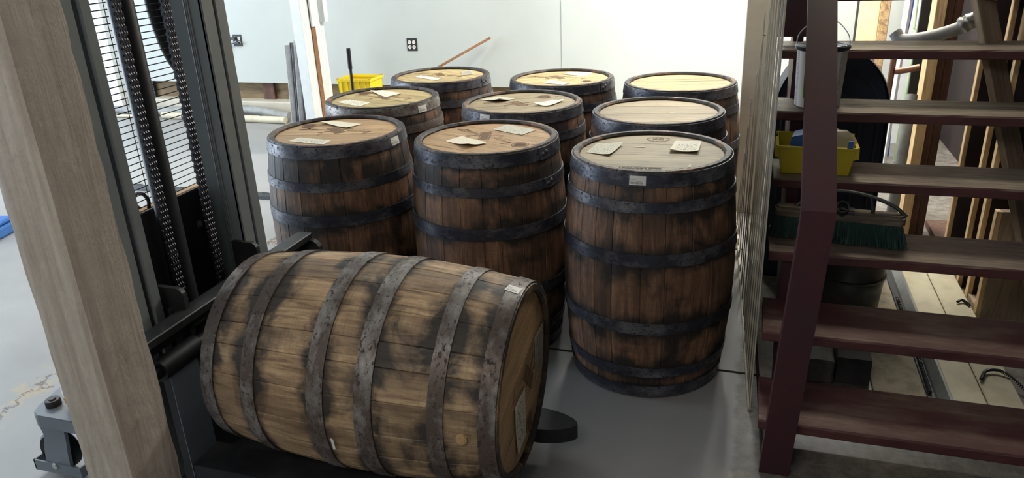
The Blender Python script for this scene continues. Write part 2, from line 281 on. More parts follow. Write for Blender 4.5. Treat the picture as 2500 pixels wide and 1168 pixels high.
def can_label():
    m, nt, b = base('can_side_label', (0.62, 0.62, 0.61), .45)
    tc = nt.nodes.new('ShaderNodeTexCoord').outputs['UV']
    mp = nt.nodes.new('ShaderNodeMapping'); mp.inputs['Scale'].default_value = (60, 30, 1); nt.links.new(tc, mp.inputs['Vector'])
    sx = nt.nodes.new('ShaderNodeSeparateXYZ'); nt.links.new(mp.outputs[0], sx.inputs[0]); fr = nd(nt, 'ShaderNodeMath', operation='FRACT'); nt.links.new(sx.outputs['Y'], fr.inputs[0])
    row = nd(nt, 'ShaderNodeMath', operation='LESS_THAN', i_1=.5); nt.links.new(fr.outputs[0], row.inputs[0])
    q = nd(nt, 'ShaderNodeMath', operation='MULTIPLY'); nt.links.new(row.outputs[0], q.inputs[0]); nt.links.new(maprange(nt, noise(nt, mp.outputs[0], .8, 2, .5), .42, .5), q.inputs[1])
    sr = nt.nodes.new('ShaderNodeSeparateXYZ'); nt.links.new(tc, sr.inputs[0])
    col = mix(nt, q.outputs[0], (0.62, 0.61, 0.60), (0.36, 0.36, 0.36))
    # picture panel facing left: brown wood scene over green grass
    pic = mix(nt, maprange(nt, sr.outputs['Y'], .34, .36), (0.16, 0.30, 0.04), mix(nt, noise(nt, mp.outputs[0], .4, 3, .6), (0.09, 0.07, 0.045), (0.25, 0.21, 0.16)))
    inx = nd(nt, 'ShaderNodeMath', operation='LESS_THAN', i_1=.24); nt.links.new(sr.outputs['X'], inx.inputs[0]); inx2 = nd(nt, 'ShaderNodeMath', operation='GREATER_THAN', i_1=.06); nt.links.new(sr.outputs['X'], inx2.inputs[0])
    iny = nd(nt, 'ShaderNodeMath', operation='LESS_THAN', i_1=.58); nt.links.new(sr.outputs['Y'], iny.inputs[0]); iny2 = nd(nt, 'ShaderNodeMath', operation='GREATER_THAN', i_1=.16); nt.links.new(sr.outputs['Y'], iny2.inputs[0])
    r = inx.outputs[0]
    for k in (inx2, iny, iny2):
        z = nd(nt, 'ShaderNodeMath', operation='MULTIPLY'); nt.links.new(r, z.inputs[0]); nt.links.new(k.outputs[0], z.inputs[1]); r = z.outputs[0]
    wl = nd(nt, 'ShaderNodeMath', operation='LESS_THAN', i_1=.30); nt.links.new(sr.outputs['X'], wl.inputs[0])
    col = mix(nt, wl.outputs[0], col, (0.85, 0.85, 0.86)); col = mix(nt, r, col, pic)
    nt.links.new(col, b.inputs['Base Color']); return m
M['can_label'] = can_label()

# ---------------------------------------------------------------- mesh helpers
def link(name, me, parent=None, loc=None, rot=None):
    o = bpy.data.objects.new(name, me); COL.objects.link(o)
    if parent is not None: o.parent = parent
    if loc is not None: o.location = loc
    if rot is not None: o.rotation_euler = rot
    return o
def mesh(name, bm, mats, smooth=False):
    bmesh.ops.recalc_face_normals(bm, faces=bm.faces[:])
    me = bpy.data.meshes.new(name); bm.to_mesh(me); bm.free()
    for m in (mats if isinstance(mats, (list, tuple)) else [mats]): me.materials.append(M[m])
    if smooth:
        for p in me.polygons: p.use_smooth = True
        me.set_sharp_from_angle(angle=math.radians(38))
    return me
def obj(name, bm, mats, parent=None, smooth=False, loc=None, rot=None): return link(name, mesh(name, bm, mats, smooth), parent, loc, rot)
def tag(o, label=None, cat=None, group=None, kind=None):
    if label: o['label'] = label
    if cat: o['category'] = cat
    if group: o['group'] = group
    if kind: o['kind'] = kind
    return o
def empty(name, loc, rz=0, label=None, cat=None, group=None):
    o = bpy.data.objects.new(name, None); COL.objects.link(o); o.empty_display_size = .1; o.location = loc; o.rotation_euler = (0, 0, rz); tag(o, label, cat, group); return o
def tf(vs, mat):
    if mat is not None:
        for v in vs: v.co = mat @ v.co
def box(bm, a, b, mat=None, mi=0, bev=0.0):
    vs = [bm.verts.new((x, y, z)) for z in (a[2], b[2]) for y in (a[1], b[1]) for x in (a[0], b[0])]
    fs = [bm.faces.new([vs[i] for i in q]) for q in ((0, 2, 3, 1), (4, 5, 7, 6), (0, 1, 5, 4), (2, 6, 7, 3), (0, 4, 6, 2), (1, 3, 7, 5))]
    for f in fs: f.material_index = mi
    if bev:
        r = bmesh.ops.bevel(bm, geom=list({e for f in fs for e in f.edges}), offset=bev, segments=1, affect='EDGES'); vs = list({v for f in r['faces'] for v in f.verts} | {v for v in vs if v.is_valid})
        if mi:
            for f in r['faces']: f.material_index = mi
    tf(vs, mat); return vs
def prism(bm, pts, axis, lo, hi, mat=None, mi=0):
    def mk(p, h):
        if axis == 'y': return (p[0], h, p[1])
        if axis == 'x': return (h, p[0], p[1])
        return (p[0], p[1], h)
    A = [bm.verts.new(mk(p, lo)) for p in pts]; B = [bm.verts.new(mk(p, hi)) for p in pts]; n = len(pts)
    fs = [bm.faces.new(A[::-1]), bm.faces.new(B)] + [bm.faces.new((A[i], A[(i+1) % n], B[(i+1) % n], B[i])) for i in range(n)]
    for f in fs: f.material_index = mi
    tf(A+B, mat); return A+B
def lathe(bm, prof, seg=32, mat=None, mi=0, closed=False, a0=0.0, a1=2*PI, uv=None):
    full = abs(a1-a0-2*PI) < 1e-6; n = seg if full else seg+1; rings = []
    for i in range(n):
        a = a0+(a1-a0)*i/seg; rings.append([bm.verts.new((r*math.cos(a), r*math.sin(a), z)) for r, z in prof])
    vs = [v for r in rings for v in r]
    for i in range(seg):
        A, B = rings[i], rings[(i+1) % n]
        for j in range(len(prof)-(0 if closed else 1)):
            k = (j+1) % len(prof)
            f = bm.faces.new((A[j], B[j], B[k], A[k])); f.material_index = mi
            if uv:
                zs = [q[1] for q in prof]; z0, z1 = min(zs), max(zs)
                for lp, (ii, jj) in zip(f.loops, ((i, j), (i+1, j), (i+1, k), (i, k))): lp[uv].uv = (ii/seg, (prof[jj][1]-z0)/max(z1-z0, 1e-6))
    tf(vs, mat); return vs
def tube(bm, pts, r, seg=8, cap=True, mi=0):
    pts = [Vector(p) for p in pts]; rings = []; n = len(pts); rr = r if isinstance(r, (list, tuple)) else [r]*n
    up = Vector((0, 0, 1))
    for i, p in enumerate(pts):
        t = (pts[min(i+1, n-1)]-pts[max(i-1, 0)]).normalized()
        if i == 0:
            up = Vector((0, 0, 1)) if abs(t.z) < .9 else Vector((1, 0, 0))
        s = t.cross(up).normalized(); u = s.cross(t).normalized(); up = u
        rings.append([bm.verts.new(p+rr[i]*(math.cos(2*PI*k/seg)*s+math.sin(2*PI*k/seg)*u)) for k in range(seg)])
    for i in range(n-1):
        for k in range(seg):
            f = bm.faces.new((rings[i][k], rings[i][(k+1) % seg], rings[i+1][(k+1) % seg], rings[i+1][k])); f.material_index = mi
    if cap:
        for q in (rings[0][::-1], rings[-1]): bm.faces.new(q).material_index = mi
    return [v for q in rings for v in q]
def smoothpath(pts, n=6):
    P = [Vector(p) for p in pts]; P = [2*P[0]-P[1]]+P+[2*P[-1]-P[-2]]; out = []
    for i in range(1, len(P)-2):
        for k in range(n):
            t = k/n; a, b, c, d = P[i-1:i+3]
            out.append(.5*((2*b)+(c-a)*t+(2*a-5*b+4*c-d)*t*t+(3*b-a-3*c+d)*t**3))
    out.append(P[-2]); return out
B = bmesh.new
def single(name, a, b, mat, label=None, cat=None, parent=None, bev=0.0, kind=None, group=None, rot=None):
    """one box-built piece, origin at its foot centre"""
    c = Vector(((a[0]+b[0])/2, (a[1]+b[1])/2, a[2])); bm = B(); box(bm, [a[i]-c[i] for i in range(3)], [b[i]-c[i] for i in range(3)], bev=bev)
    return tag(obj(name, bm, mat, parent, loc=c, rot=rot), label, cat, group, kind)

# ================================================================ SETTING
X0, X1, Y0, Y1, H = -9.0, 1.45, -2.0, 6.56, 3.1
single('floor', (X0, Y0, -.12), (X1, Y1+.5, 0), 'floor', kind='structure')
single('ceiling', (X0, Y0, H), (X1+.1, Y1+.5, H+.1), 'white_paint', kind='structure')
single('wall_front', (X0, Y0-.1, 0), (X1+.1, Y0, H), 'wall', kind='structure')
bm = B(); box(bm, (X0, Y1, .347), (-1.63, Y1+.16, H)); box(bm, (-1.63, Y1-.008, .02), (X1+.1, Y1+.16, H))
obj('wall_back', bm, 'wall').__setitem__('kind', 'structure')
pl = single('baseboard_back', (X0, Y1+.10, .16), (-1.64, Y1+.16, .347), 'plinth', kind='structure')
bm = B(); box(bm, (X0, 6.50, 0), (-1.64, Y1+.16, .165), bev=.01); tag(obj('trim_1', bm, 'cream_paint'), kind='structure')
for (xa, xb, mt, ti) in ((-4.83, -4.70, 'brown_wood', -.25), (-6.75, -6.60, 'black', 0), (-6.58, -6.30, 'pine', .12), (-6.28, -6.22, 'black', 0)):
    single('blocking', (xa, Y1+.06, .167), (xb, Y1+.098, .345), mt, parent=None, kind='structure')
# left wall with a wide roll-up doorway letting the daylight in
bm = B(); box(bm, (X0-.15, Y0, 0), (X0, .4, H)); box(bm, (X0-.15, 5.2, 0), (X0, Y1+.5, H)); box(bm, (X0-.15, .4, 2.6), (X0, 5.2, H)); obj('wall_left', bm, 'wall')['kind'] = 'structure'
single('trim_2', (-7.4, 6.42, 0), (-6.50, Y1, H), 'white_paint', kind='structure')
# right wall: dark sheathing behind open studs
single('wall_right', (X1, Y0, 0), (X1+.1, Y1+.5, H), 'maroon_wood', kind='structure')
# end of the cream partition beside the barrels
single('trim_3', (-.062, 4.52, 0), (.10, 4.62, H), 'cream_paint', kind='structure', bev=.004)
# saw-cut joints in the slab
bm = B()
for a, b in (((-.75, 2.672, .0005), (.115, 2.664, .0005)), ((-1.2, 3.93, .0005), (.02, 3.93, .0005))): tube(bm, [a, b], .0045, 6)
tube(bm, [(.125, 2.10, 0), (.105, 2.7, 0), (.03, 4.4, 0)], .006, 6)
tag(obj('trim_4', bm, 'joint'), kind='structure')

# ================================================================ BARRELS
HB, RH, RB = .886, .29, .327
def rad(z): t = (z/HB-.5)*2; return RB-(RB-RH)*t*t
NS = 24
rs = random.Random(3); ws = [rs.uniform(.75, 1.3) for _ in range(NS)]; tot = sum(ws); ang = [0]
for q in ws: ang.append(ang[-1]+q/tot*2*PI)
def stave_me(k, mat):
    a0, a1 = ang[k], ang[k+1]; mid = (a0+a1)/2; half = (a1-a0)/2
    bm = B(); zs = [0, .008]+[HB*i/12 for i in range(1, 12)]+[HB-.008, HB]; rows = []
    for z in zs:
        r = rad(z)-.003; tip = .006 if z in (0, HB) else 0
        row = []
        for s, dr in ((-1, .0018), (-.95, 0), (-.4, -.0), (.4, 0), (.95, 0), (1, .0018)):
            a = s*(half-.0003/r); row.append(bm.verts.new(((r-dr-tip*.5)*math.cos(a), (r-dr-tip*.5)*math.sin(a), z)))
        ri = r-.026+(tip*1.2)
        for s in (1, -1): a = s*(half-.0003/r); row.append(bm.verts.new((ri*math.cos(a), ri*math.sin(a), z)))
        rows.append(row)
    for i in range(len(rows)-1):
        A, C = rows[i], rows[i+1]
        for j in range(8): bm.faces.new((A[j], A[(j+1) % 8], C[(j+1) % 8], C[j]))
    bm.faces.new(rows[0][::-1]); bm.faces.new(rows[-1])
    return mesh('stave', bm, mat, True), mid
STAVES = {m: [stave_me(k, m) for k in range(NS)] for m in ('stave', 'stave_lit')}
HOOPZ = [(.006, .056), (.100, .140), (.287, .332), (.552, .600), (.745, .783), (.834, .880)]
HOOPZ_B = HOOPZ[:4]+[(.700, .738), HOOPZ[5]]; HOOPZ_C = HOOPZ[:4]+[(.722, .760), HOOPZ[5]]
HOOPZ_L = [(.002, .048), (.150, .192), (.362, .412), (.503, .553), (.705, .748), (.838, .883)]
HRND = random.Random(11)
def hoop_me(z0, z1, mat):
    bm = B(); n = 4; out = [(rad(z0+(z1-z0)*i/n)+.0014, z0+(z1-z0)*i/n) for i in range(n+1)]
    prof = out+[(r-.004, z) for r, z in out[::-1]]
    lathe(bm, prof, 72, closed=True)
    # lapped end: second layer over 14 degrees with a rounded tongue
    lap = [(rad(z0+(z1-z0)*i/n)+.0038, z0+(z1-z0)*i/n) for i in range(n+1)]
    lathe(bm, lap+[(r-.003, z) for r, z in lap[::-1]], 6, closed=True, a0=-.10, a1=.10)
    return mesh('hoop', bm, mat, True)
HOOPS = {(m, h): [hoop_me(a, b, m) for a, b in hz_] for m, h, hz_ in (('hoop', 'A', HOOPZ), ('hoop', 'B', HOOPZ_B), ('hoop', 'C', HOOPZ_C), ('hoop_rust', 'A', HOOPZ), ('hoop_rust', 'L', HOOPZ_L))}
HZ = {'A': HOOPZ, 'B': HOOPZ_B, 'C': HOOPZ_C, 'L': HOOPZ_L}
bm = B(); lathe(bm, [(0, .005), (.004, .0045), (.0085, .002), (.0095, -.002)], 12); RIVET = mesh('rivet', bm, 'rivet', True)
ZH = .872; RHD = .2605
def head_boards(mat, n=7):
    out = []; rr = random.Random(5); cuts = [-RHD]; wv = [rr.uniform(.8, 1.2) for _ in range(n)]; s = sum(wv)
    for q in wv: cuts.append(cuts[-1]+q/s*2*RHD)
    for k in range(n):
        y0, y1 = cuts[k]+.0004, cuts[k+1]-.0004; m = 10; pts = []
        for i in range(m+1):
            y = y0+(y1-y0)*i/m; pts.append((math.sqrt(max(RHD**2-y*y, 0)), y))
        for i in range(m, -1, -1):
            y = y0+(y1-y0)*i/m; x = -math.sqrt(max(RHD**2-y*y, 0))
            pts.append((x, y))
        cl = []
        for p in pts:
            if not cl or (abs(p[0]-cl[-1][0])+abs(p[1]-cl[-1][1])) > 1e-5: cl.append(p)
        if abs(cl[0][0]-cl[-1][0])+abs(cl[0][1]-cl[-1][1]) < 1e-5: cl.pop()
        bm = B(); d = .0007*rr.uniform(-1, 1); prism(bm, cl, 'z', ZH-.02, ZH+d)
        out.append(mesh('head_board', bm, mat))
    return out
HEADS = {m: head_boards(m) for m in ('head', 'head_grey', 'head_yellow')}
def text_bm(s, size, bold=.0):
    cu = bpy.data.curves.new('t', 'FONT'); cu.body = s; cu.size = size; cu.align_x = 'CENTER'; cu.align_y = 'CENTER'; cu.offset = bold; cu.extrude = .0002
    o = bpy.data.objects.new('t', cu); me = bpy.data.meshes.new_from_object(o, depsgraph=None) if False else None
    COL.objects.link(o); dg = bpy.context.evaluated_depsgraph_get(); me = bpy.data.meshes.new_from_object(o.evaluated_get(dg)); bpy.data.objects.remove(o)
    bm = B(); bm.from_mesh(me); bpy.data.meshes.remove(me); return bm
TB = {k: text_bm(*a) for k, a in {'xe': ('E', .10), 't1': ('TENNESSEE', .02), 'oak': ('AMERICAN OAK\nCHAR #3', .020, .0006), 'kc': ('KC', .032, .0012), 'kcs': ('HEAD ROOM', .011), 'nums': ('12 A', .018)}.items()}
def addtext(bm, key, mat, mi):
    src = TB[key]; mp = {}
    for v in src.verts: mp[v.index] = bm.verts.new(mat @ v.co)
    for f in src.faces:
        try: bm.faces.new([mp[v.index] for v in f.verts]).material_index = mi
        except ValueError: pass
for b_ in TB.values(): b_.verts.index_update()
def rz(a): return Matrix.Rotation(a, 4, 'Z')
def strip(bm, a, b, wd, z, mi=0, h=.0005):
    a = Vector((*a, 0)); b = Vector((*b, 0)); t = (b-a).normalized(); n = Vector((-t.y, t.x, 0))*wd/2
    prism(bm, [(a+n)[:2], (b+n)[:2], (b-n)[:2], (a-n)[:2]], 'z', z, z+h, mi=mi)
def brand_mark(parent, x, y, rot):
    """burned cross mark: a broad outlined hatched stroke crossed by a thin one, with faint long strokes either side"""
    bm = B(); z = .0005
    strip(bm, (-.030, .056), (.026, -.052), .034, z, 1)
    for k in (-.019, .019): strip(bm, (-.030+k, .056+k*.5), (.026+k, -.052+k*.5), .0035, z+.0006, 0)
    for i in range(9):
        t = i/8; cx = -.026+.048*t; cy = .048-.094*t; strip(bm, (cx-.013, cy-.007), (cx+.013, cy+.007), .0022, z+.0006, 0)
    strip(bm, (-.075, -.030), (.070, .030), .006, z+.0004, 0)
    for i in range(6): strip(bm, (-.15+.016*i, .030-.004*i), (-.142+.016*i, .046-.004*i), .004, z, 1)
    for i in range(5): strip(bm, (.065+.017*i, -.006-.005*i), (.073+.017*i, .010-.005*i), .004, z, 1)
    strip(bm, (-.175, .052), (-.125, .060), .012, z, 1); strip(bm, (-.135, .062), (-.05, .018), .010, z, 1); strip(bm, (.05, -.012), (.155, -.055), .012, z, 1); strip(bm, (.155, -.055), (.125, -.080), .012, z, 1); strip(bm, (-.02, .075), (-.07, -.075), .004, z+.0002, 1)
    return obj('brand_mark', bm, ['burn', 'burn_faint'], parent, loc=(x, y, ZH), rot=(0, 0, rot))
def seal(parent, x, y, r=.036):
    bm = B(); lathe(bm, [(r, .0004), (r, .001), (r-.003, .001), (r-.003, .0004)], 32, closed=True); lathe(bm, [(0, .0009), (r-.007, .0009), (r-.007, .0004)], 24, mi=1)
    for i in range(-2, 3): strip(bm, (-.022, i*.008), (.022, i*.008), .0028, .001, 0)
    strip(bm, (r+.006, .0), (r+.035, .010), .004, .0005, 0)
    return obj('seal_mark', bm, ['burn', 'burn_faint'], parent, loc=(x, y, ZH), rot=(0, 0, .2))
def sheet(parent, pts, mat, lift=(0, 0, 0, 0), th=.0008, label=None, n=6, stack=1):
    """stapled sheet: pts are its four corners on the head, lift raises corners"""
    out = []
    for s in range(stack):
        bm = B(); uv = bm.loops.layers.uv.new(); g = []
        off = Vector((.003*s, -.002*s, 0))
        for j in range(n+1):
            row = []
            for i in range(n+1):
                u, v = i/n, j/n; P = [Vector((*p, 0)) for p in pts]
                p = P[0]*(1-u)*(1-v)+P[3]*u*(1-v)+P[2]*u*v+P[1]*(1-u)*v
                z = lift[0]*((1-u)*(1-v))**2.2+lift[3]*(u*(1-v))**2.2+lift[2]*(u*v)**2.2+lift[1]*((1-u)*v)**2.2
                row.append((p+off, z+.0012+.0012*s+.0005*math.sin(7*u+3*v), u, v))
            g.append(row)
        T = [[bm.verts.new((p.x, p.y, z+th)) for p, z, u, v in r] for r in g]; D = [[bm.verts.new((p.x, p.y, z)) for p, z, u, v in r] for r in g]
        for j in range(n):
            for i in range(n):
                f = bm.faces.new((T[j][i], T[j][i+1], T[j+1][i+1], T[j+1][i]))
                for lp, (a, c) in zip(f.loops, ((i, j), (i+1, j), (i+1, j+1), (i, j+1))): lp[uv].uv = (a/n, c/n)
                bm.faces.new((D[j][i], D[j+1][i], D[j+1][i+1], D[j][i+1]))
        for i in range(n):
            for r_, a in ((0, 0), (n, 0)): bm.faces.new((T[r_][i], T[r_][i+1], D[r_][i+1], D[r_][i]))
            for c_ in (0, n): bm.faces.new((T[i][c_], T[i+1][c_], D[i+1][c_], D[i][c_]))
        o = obj('paper_sheet', bm, mat, parent, loc=(0, 0, ZH)); tag(o, label if s == 0 else None); out.append(o)
    return out
def fit(pts, dy=-.02, R=.243):
    P = [Vector((x, y+dy)) for x, y in pts]
    for _ in range(30):
        k = max(P, key=lambda q: q.length)
        if k.length <= R: break
        s = k.normalized()*(k.length-R+.001); P = [q-s for q in P]
    return [tuple(q) for q in P]
def sticker(parent, a_deg, z, wd=.056, ht=.031, tilt=0):
    bm = B(); uv = bm.loops.layers.uv.new(); n = 6; r = rad(z)+.0024; rows = []
    sl = (rad(z+.01)-rad(z-.01))/.02
    for j in (0, 1):
        row = []
        for i in range(n+1):
            s = (i/n-.5)*wd; h = (j-.5)*ht; s2 = s*math.cos(tilt)-h*math.sin(tilt); h2 = s*math.sin(tilt)+h*math.cos(tilt)
            a = math.radians(a_deg)+s2/r; rr = r+sl*h2; row.append(bm.verts.new((rr*math.cos(a), rr*math.sin(a), z+h2)))
        rows.append(row)
    for i in range(n):
        f = bm.faces.new((rows[0][i], rows[0][i+1], rows[1][i+1], rows[1][i]))
        for lp, q in zip(f.loops, ((i/n, 0), ((i+1)/n, 0), ((i+1)/n, 1), (i/n, 1))): lp[uv].uv = q
    r_ = bmesh.ops.extrude_face_region(bm, geom=bm.faces[:]); c = Vector((math.cos(math.radians(a_deg)), math.sin(math.radians(a_deg)), 0))
    for v in r_['geom']:
        if isinstance(v, bmesh.types.BMVert): v.co -= c*.0007
    return obj('barcode_sticker', bm, 'sticker', parent)
def barrel(loc, label, head='head', wood='stave', hoop='hoop', spin=0.0, lap=None, rot=None, group='whiskey barrels', hspin=0.0, hs='A'):
    root = empty('barrel', loc, 0, label, 'barrel', group)
    if rot: root.rotation_euler = rot
    for me, mid in STAVES[wood]: link('stave', me, root, rot=(0, 0, mid+spin))
    for i, me in enumerate(HOOPS[hoop, hs]):
        la = lap[i] if lap and lap[i] is not None else HRND.uniform(1.0, 2.4)
        h = link('hoop', me, root, rot=(0, 0, la)); z0, z1 = HZ[hs][i]; zc = (z0+z1)/2
        for s in (-1, 1):
            a = s*.036; r = rad(zc)+.0045
            link('rivet', RIVET, h, loc=(r*math.cos(a), r*math.sin(a), zc+s*.003), rot=(0, PI/2, a))
    for me in HEADS[head]: link('head_board', me, root, rot=(0, 0, hspin))
    bm = B(); lathe(bm, [(0, .03), (.258, .03), (.258, .015), (0, .015)], 32); obj('bottom_head', bm, 'head_grey', root)
    return root
D2 = math.radians
b1 = barrel((-1.705, 2.803, 0), 'upright front-row barrel beside the black mast, orange-brown head with sheet and label', 'head', 'stave', 'hoop', .3, hspin=.25, hs='B')
sheet(b1, fit([(-.202, .21), (-.177, .273), (0, .229), (-.029, .144)]), 'paper', (.012, 0, 0, .004), label='white folded sheet curling at its left corner')
sheet(b1, fit([(-.131, -.177), (-.113, -.113), (.049, -.137), (.056, -.202)], 0, .248), 'paper_written', label='written white label lying flat by the rim')
brand_mark(b1, -.02, .03, .35); seal(b1, -.19, .09); sticker(b1, -7.2, .857)
b2 = barrel((-1.015, 2.797, 0), 'upright barrel in the middle of the front row, curled sheet on its head', 'head', 'stave', 'hoop', 1.1, [None, None, None, None, D2(-21), D2(-23)], hspin=-.35, hs='C')
sheet(b2, fit([(-.153, -.058), (-.114, .029), (.031, -.069), (-.022, -.145)], -.01), 'paper', (0, 0, .006, .018), label='white sheet with its near corner curled up')
sheet(b2, fit([(-.022, .199), (.016, .295), (.165, .217), (.131, .126)]), 'paper_old', label='grubby speckled label')
brand_mark(b2, -.02, .04, -.25); seal(b2, .165, -.075)
b3 = barrel((-.337, 2.692, 0), 'upright front-row barrel nearest the red stair, pad of forms on its head', 'head_grey', 'stave', 'hoop', 2.0, hspin=.05)
sheet(b3, fit([(-.257, -.024), (-.242, .117), (-.139, .107), (-.162, -.06)], -.005), 'paper_old', (0, 0, .012, .008), label='speckled label with a lifted right edge')
sheet(b3, fit([(.074, .022), (.079, .177), (.171, .191), (.172, .021)], 0), 'paper_written', (.010, .002, 0, .010), stack=3, label='stapled pad of white forms')
bm = B(); lathe(bm, [(.034, 0), (.034, .0005), (.0315, .0005), (.0315, 0)], 32, closed=True, mat=Matrix.Diagonal((1.3, .9, 1, 1))); addtext(bm, 'kc', Matrix.Translation((0, .0, .0003)), 0); addtext(bm, 'kcs', Matrix.Translation((0, -.038, .0003)), 0)
obj('head_stamp', bm, 'burn', b3, loc=(.002, .192, ZH+.001), rot=(0, 0, .1))
bm = B(); addtext(bm, 'oak', Matrix.Identity(4), 0); obj('stencil_lettering', bm, 'ink', b3, loc=(-.012, -.213, ZH+.0012), rot=(0, 0, .1))
bm = B(); prism(bm, [(-.02, -.004), (.02, -.003), (.024, .006), (.004, .003), (-.02, .002)], 'z', 0, .001); obj('paper_scrap', bm, 'tan_residue', b3, loc=(-.055, .07, ZH+.001))
bm = B(); prism(bm, [(-.004, -.02), (.006, -.018), (.005, .02), (-.001, .012)], 'z', 0, .001); obj('paper_scrap', bm, 'tan_residue', b3, loc=(.15, -.15, ZH+.001))
sticker(b3, -91, .857)
b4 = barrel((-1.835, 3.50, 0), 'second-row barrel in front of the black-gripped bar, cracked head with two sheets', 'head_yellow', 'stave', 'hoop_rust', .7, hspin=-.2)
sheet(b4, fit([(-.183, .242), (-.133, .295), (.018, .215), (-.029, .12)]), 'paper', (.010, 0, .003, 0), label='white sheet beyond the burned mark'); sheet(b4, fit([(-.208, -.112), (-.166, -.045), (-.018, -.101), (-.029, -.19)], 0), 'paper_written', label='written label on the near left of the head')
brand_mark(b4, -.01, .045, .2); seal(b4, -.17, .13); sticker(b4, -22, .853)
bm = B(); strip(bm, (.02, -.01), (.25, -.09), .004, .0006); strip(bm, (-.17, .01), (-.06, .0), .003, .0006); obj('head_crack', bm, 'ink', b4, loc=(0, 0, ZH))
b5 = barrel((-1.067, 3.474, 0), 'upright barrel at the centre of the three rows, sheet right on its head', 'head_grey', 'stave', 'hoop', 1.7, hspin=.4)
sheet(b5, fit([(.073, -.05), (.132, .091), (.196, .068), (.151, -.059)], 0), 'paper', (.016, 0, .012, .005), label='white sheet with a curled near corner'); sheet(b5, fit([(-.301, .095), (-.232, .186), (-.132, .133), (-.181, .037)]), 'paper_old', (0, 0, 0, .02), label='torn speckled label')
brand_mark(b5, -.013, -.01, .3); seal(b5, .067, .165); sticker(b5, -109, .862)
b6 = barrel((-.396, 3.360, 0), 'second-row barrel with bare grey-brown head, behind the barrel nearest the stair', 'head_grey', 'stave', 'hoop', 2.6, hspin=.15)
bm = B(); prism(bm, [(-.014, -.004), (.014, -.003), (.012, .005), (-.01, .003)], 'z', 0, .001); obj('paper_scrap', bm, 'tan_residue', b6, loc=(.06, -.01, ZH+.001))
b7 = barrel((-1.779, 4.160, 0), 'back-row barrel in front of the orange-brown batten, pale yellow head with barcode label', 'head_yellow', 'stave', 'hoop', .2, [None]*5+[D2(-9)], hspin=-.5)
sheet(b7, fit([(-.151, -.034), (-.141, .022), (.024, -.061), (.03, -.126)], 0), 'paper', label='blank white sheet'); sheet(b7, fit([(.073, .208), (.12, .256), (.193, .129), (.134, .083)]), 'paper_dark', label='printed barcode label'); brand_mark(b7, -.03, .06, .1)
b8 = barrel((-1.030, 4.135, 0), 'middle barrel of the back row, yellow head with white pad and written sheet', 'head_yellow', 'stave', 'hoop', 1.4, [None]*5+[D2(-26)], hspin=.6)
sheet(b8, fit([(-.079, -.129), (-.054, -.04), (.073, -.128), (.051, -.177)], 0), 'paper', stack=2, label='white pad of sheets'); sheet(b8, fit([(-.014, .186), (.011, .272), (.146, .239), (.133, .129)]), 'paper_written', label='written white sheet'); brand_mark(b8, -.035, .05, .3); seal(b8, .155, -.06, .03)
b9 = barrel((-.368, 4.060, 0), 'back-row barrel farthest right, bare yellowish head with one long crack', 'head_yellow', 'stave', 'hoop', 2.2, hspin=.2)
bm = B(); strip(bm, (-.18, .02), (.24, .10), .004, .0006); obj('head_crack', bm, 'ink', b9, loc=(0, 0, ZH))
bL = barrel((-1.4456, 1.752, .4546), 'barrel lying on its side on the stacker forks in front of the others', 'head', 'stave_lit', 'hoop_rust', .1, None, (0, PI/2+.0235, .0179), hspin=PI/2+.2, hs='L')
# lying head: local x points down in the world, local y away from the viewer
sheet(bL, [(.035, -.088), (.045, .03), (.215, .03), (.21, -.07)], 'paper_written', (.004, 0, 0, .006), label='torn white label with handwriting')
sheet(bL, fit([(-.037, .203), (-.045, .301), (.11, .301), (.119, .222)], 0, .253), 'paper_dark', (0, .004, 0, 0), label='dark scuffed paper remnant')
brand_mark(bL, .03, .07, -1.3); seal(bL, .195, .075)
sticker(bL, 181.5, .855, .040, .034, 1.45)
# bung and white paint daub on the lying barrel
bm = B(); lathe(bm, [(0, .0), (.010, .003), (.016, .002), (.018, -.01)], 9); obj('bung', bm, 'head', bL, loc=(.0, -rad(.796)+.0, .796), rot=(PI/2, 0, 0), smooth=True)
bL.children[-1].location = (.085, -.292, .80)
bL.children[-1].rotation_euler = (PI/2, 0, .28)

bm = B(); prism(bm, [(-.004, -.022), (.004, -.020), (.005, .020), (-.003, .024)], 'z', 0, .0008); bmesh.ops.rotate(bm, verts=bm.verts[:], cent=(0, 0, 0), matrix=Matrix.Rotation(PI/2, 3, 'Z')); obj('paint_daub', bm, 'white_plastic', bL, loc=(.070, -.3265, .432), rot=(PI/2, 0, .22))
# ================================================================ STACKER
st = empty('pallet_stacker', (-1.75, 1.81, 0), 0, 'dark grey walk-behind lift truck with twin chains, carrying the lying barrel on its forks', 'lift truck')
O_ = Vector((-1.75, 1.81, 0))
def part(name, bm, mats, parent=st, smooth=False, label=None):
    bm.transform(Matrix.Translation(-O_)); o = obj(name, bm, mats, parent, smooth); tag(o, label); return o
UM = -1.66
def channel(bm, w0, w1, u0, u1, z0, z1, open_to, t=.014):
    # C section: front flange, back flange, web on the side away from the opening
    box(bm, (u1-t, w0, z0), (u1, w1, z1), bev=.003); box(bm, (u0, w0, z0), (u0+t, w1, z1), bev=.003)
    if open_to > 0: box(bm, (u0+t-.001, w0, z0), (u1-t+.001, w0+t, z1))
    else: box(bm, (u0+t-.001, w1-t, z0), (u1-t+.001, w1, z1))
for (w0, w1, op) in ((1.478, 1.556, 1), (2.100, 2.150, -1)):
    bm = B(); channel(bm, w0, w1, -1.83, UM, .05, 2.25, op); part('outer_mast_rail', bm, 'stacker')
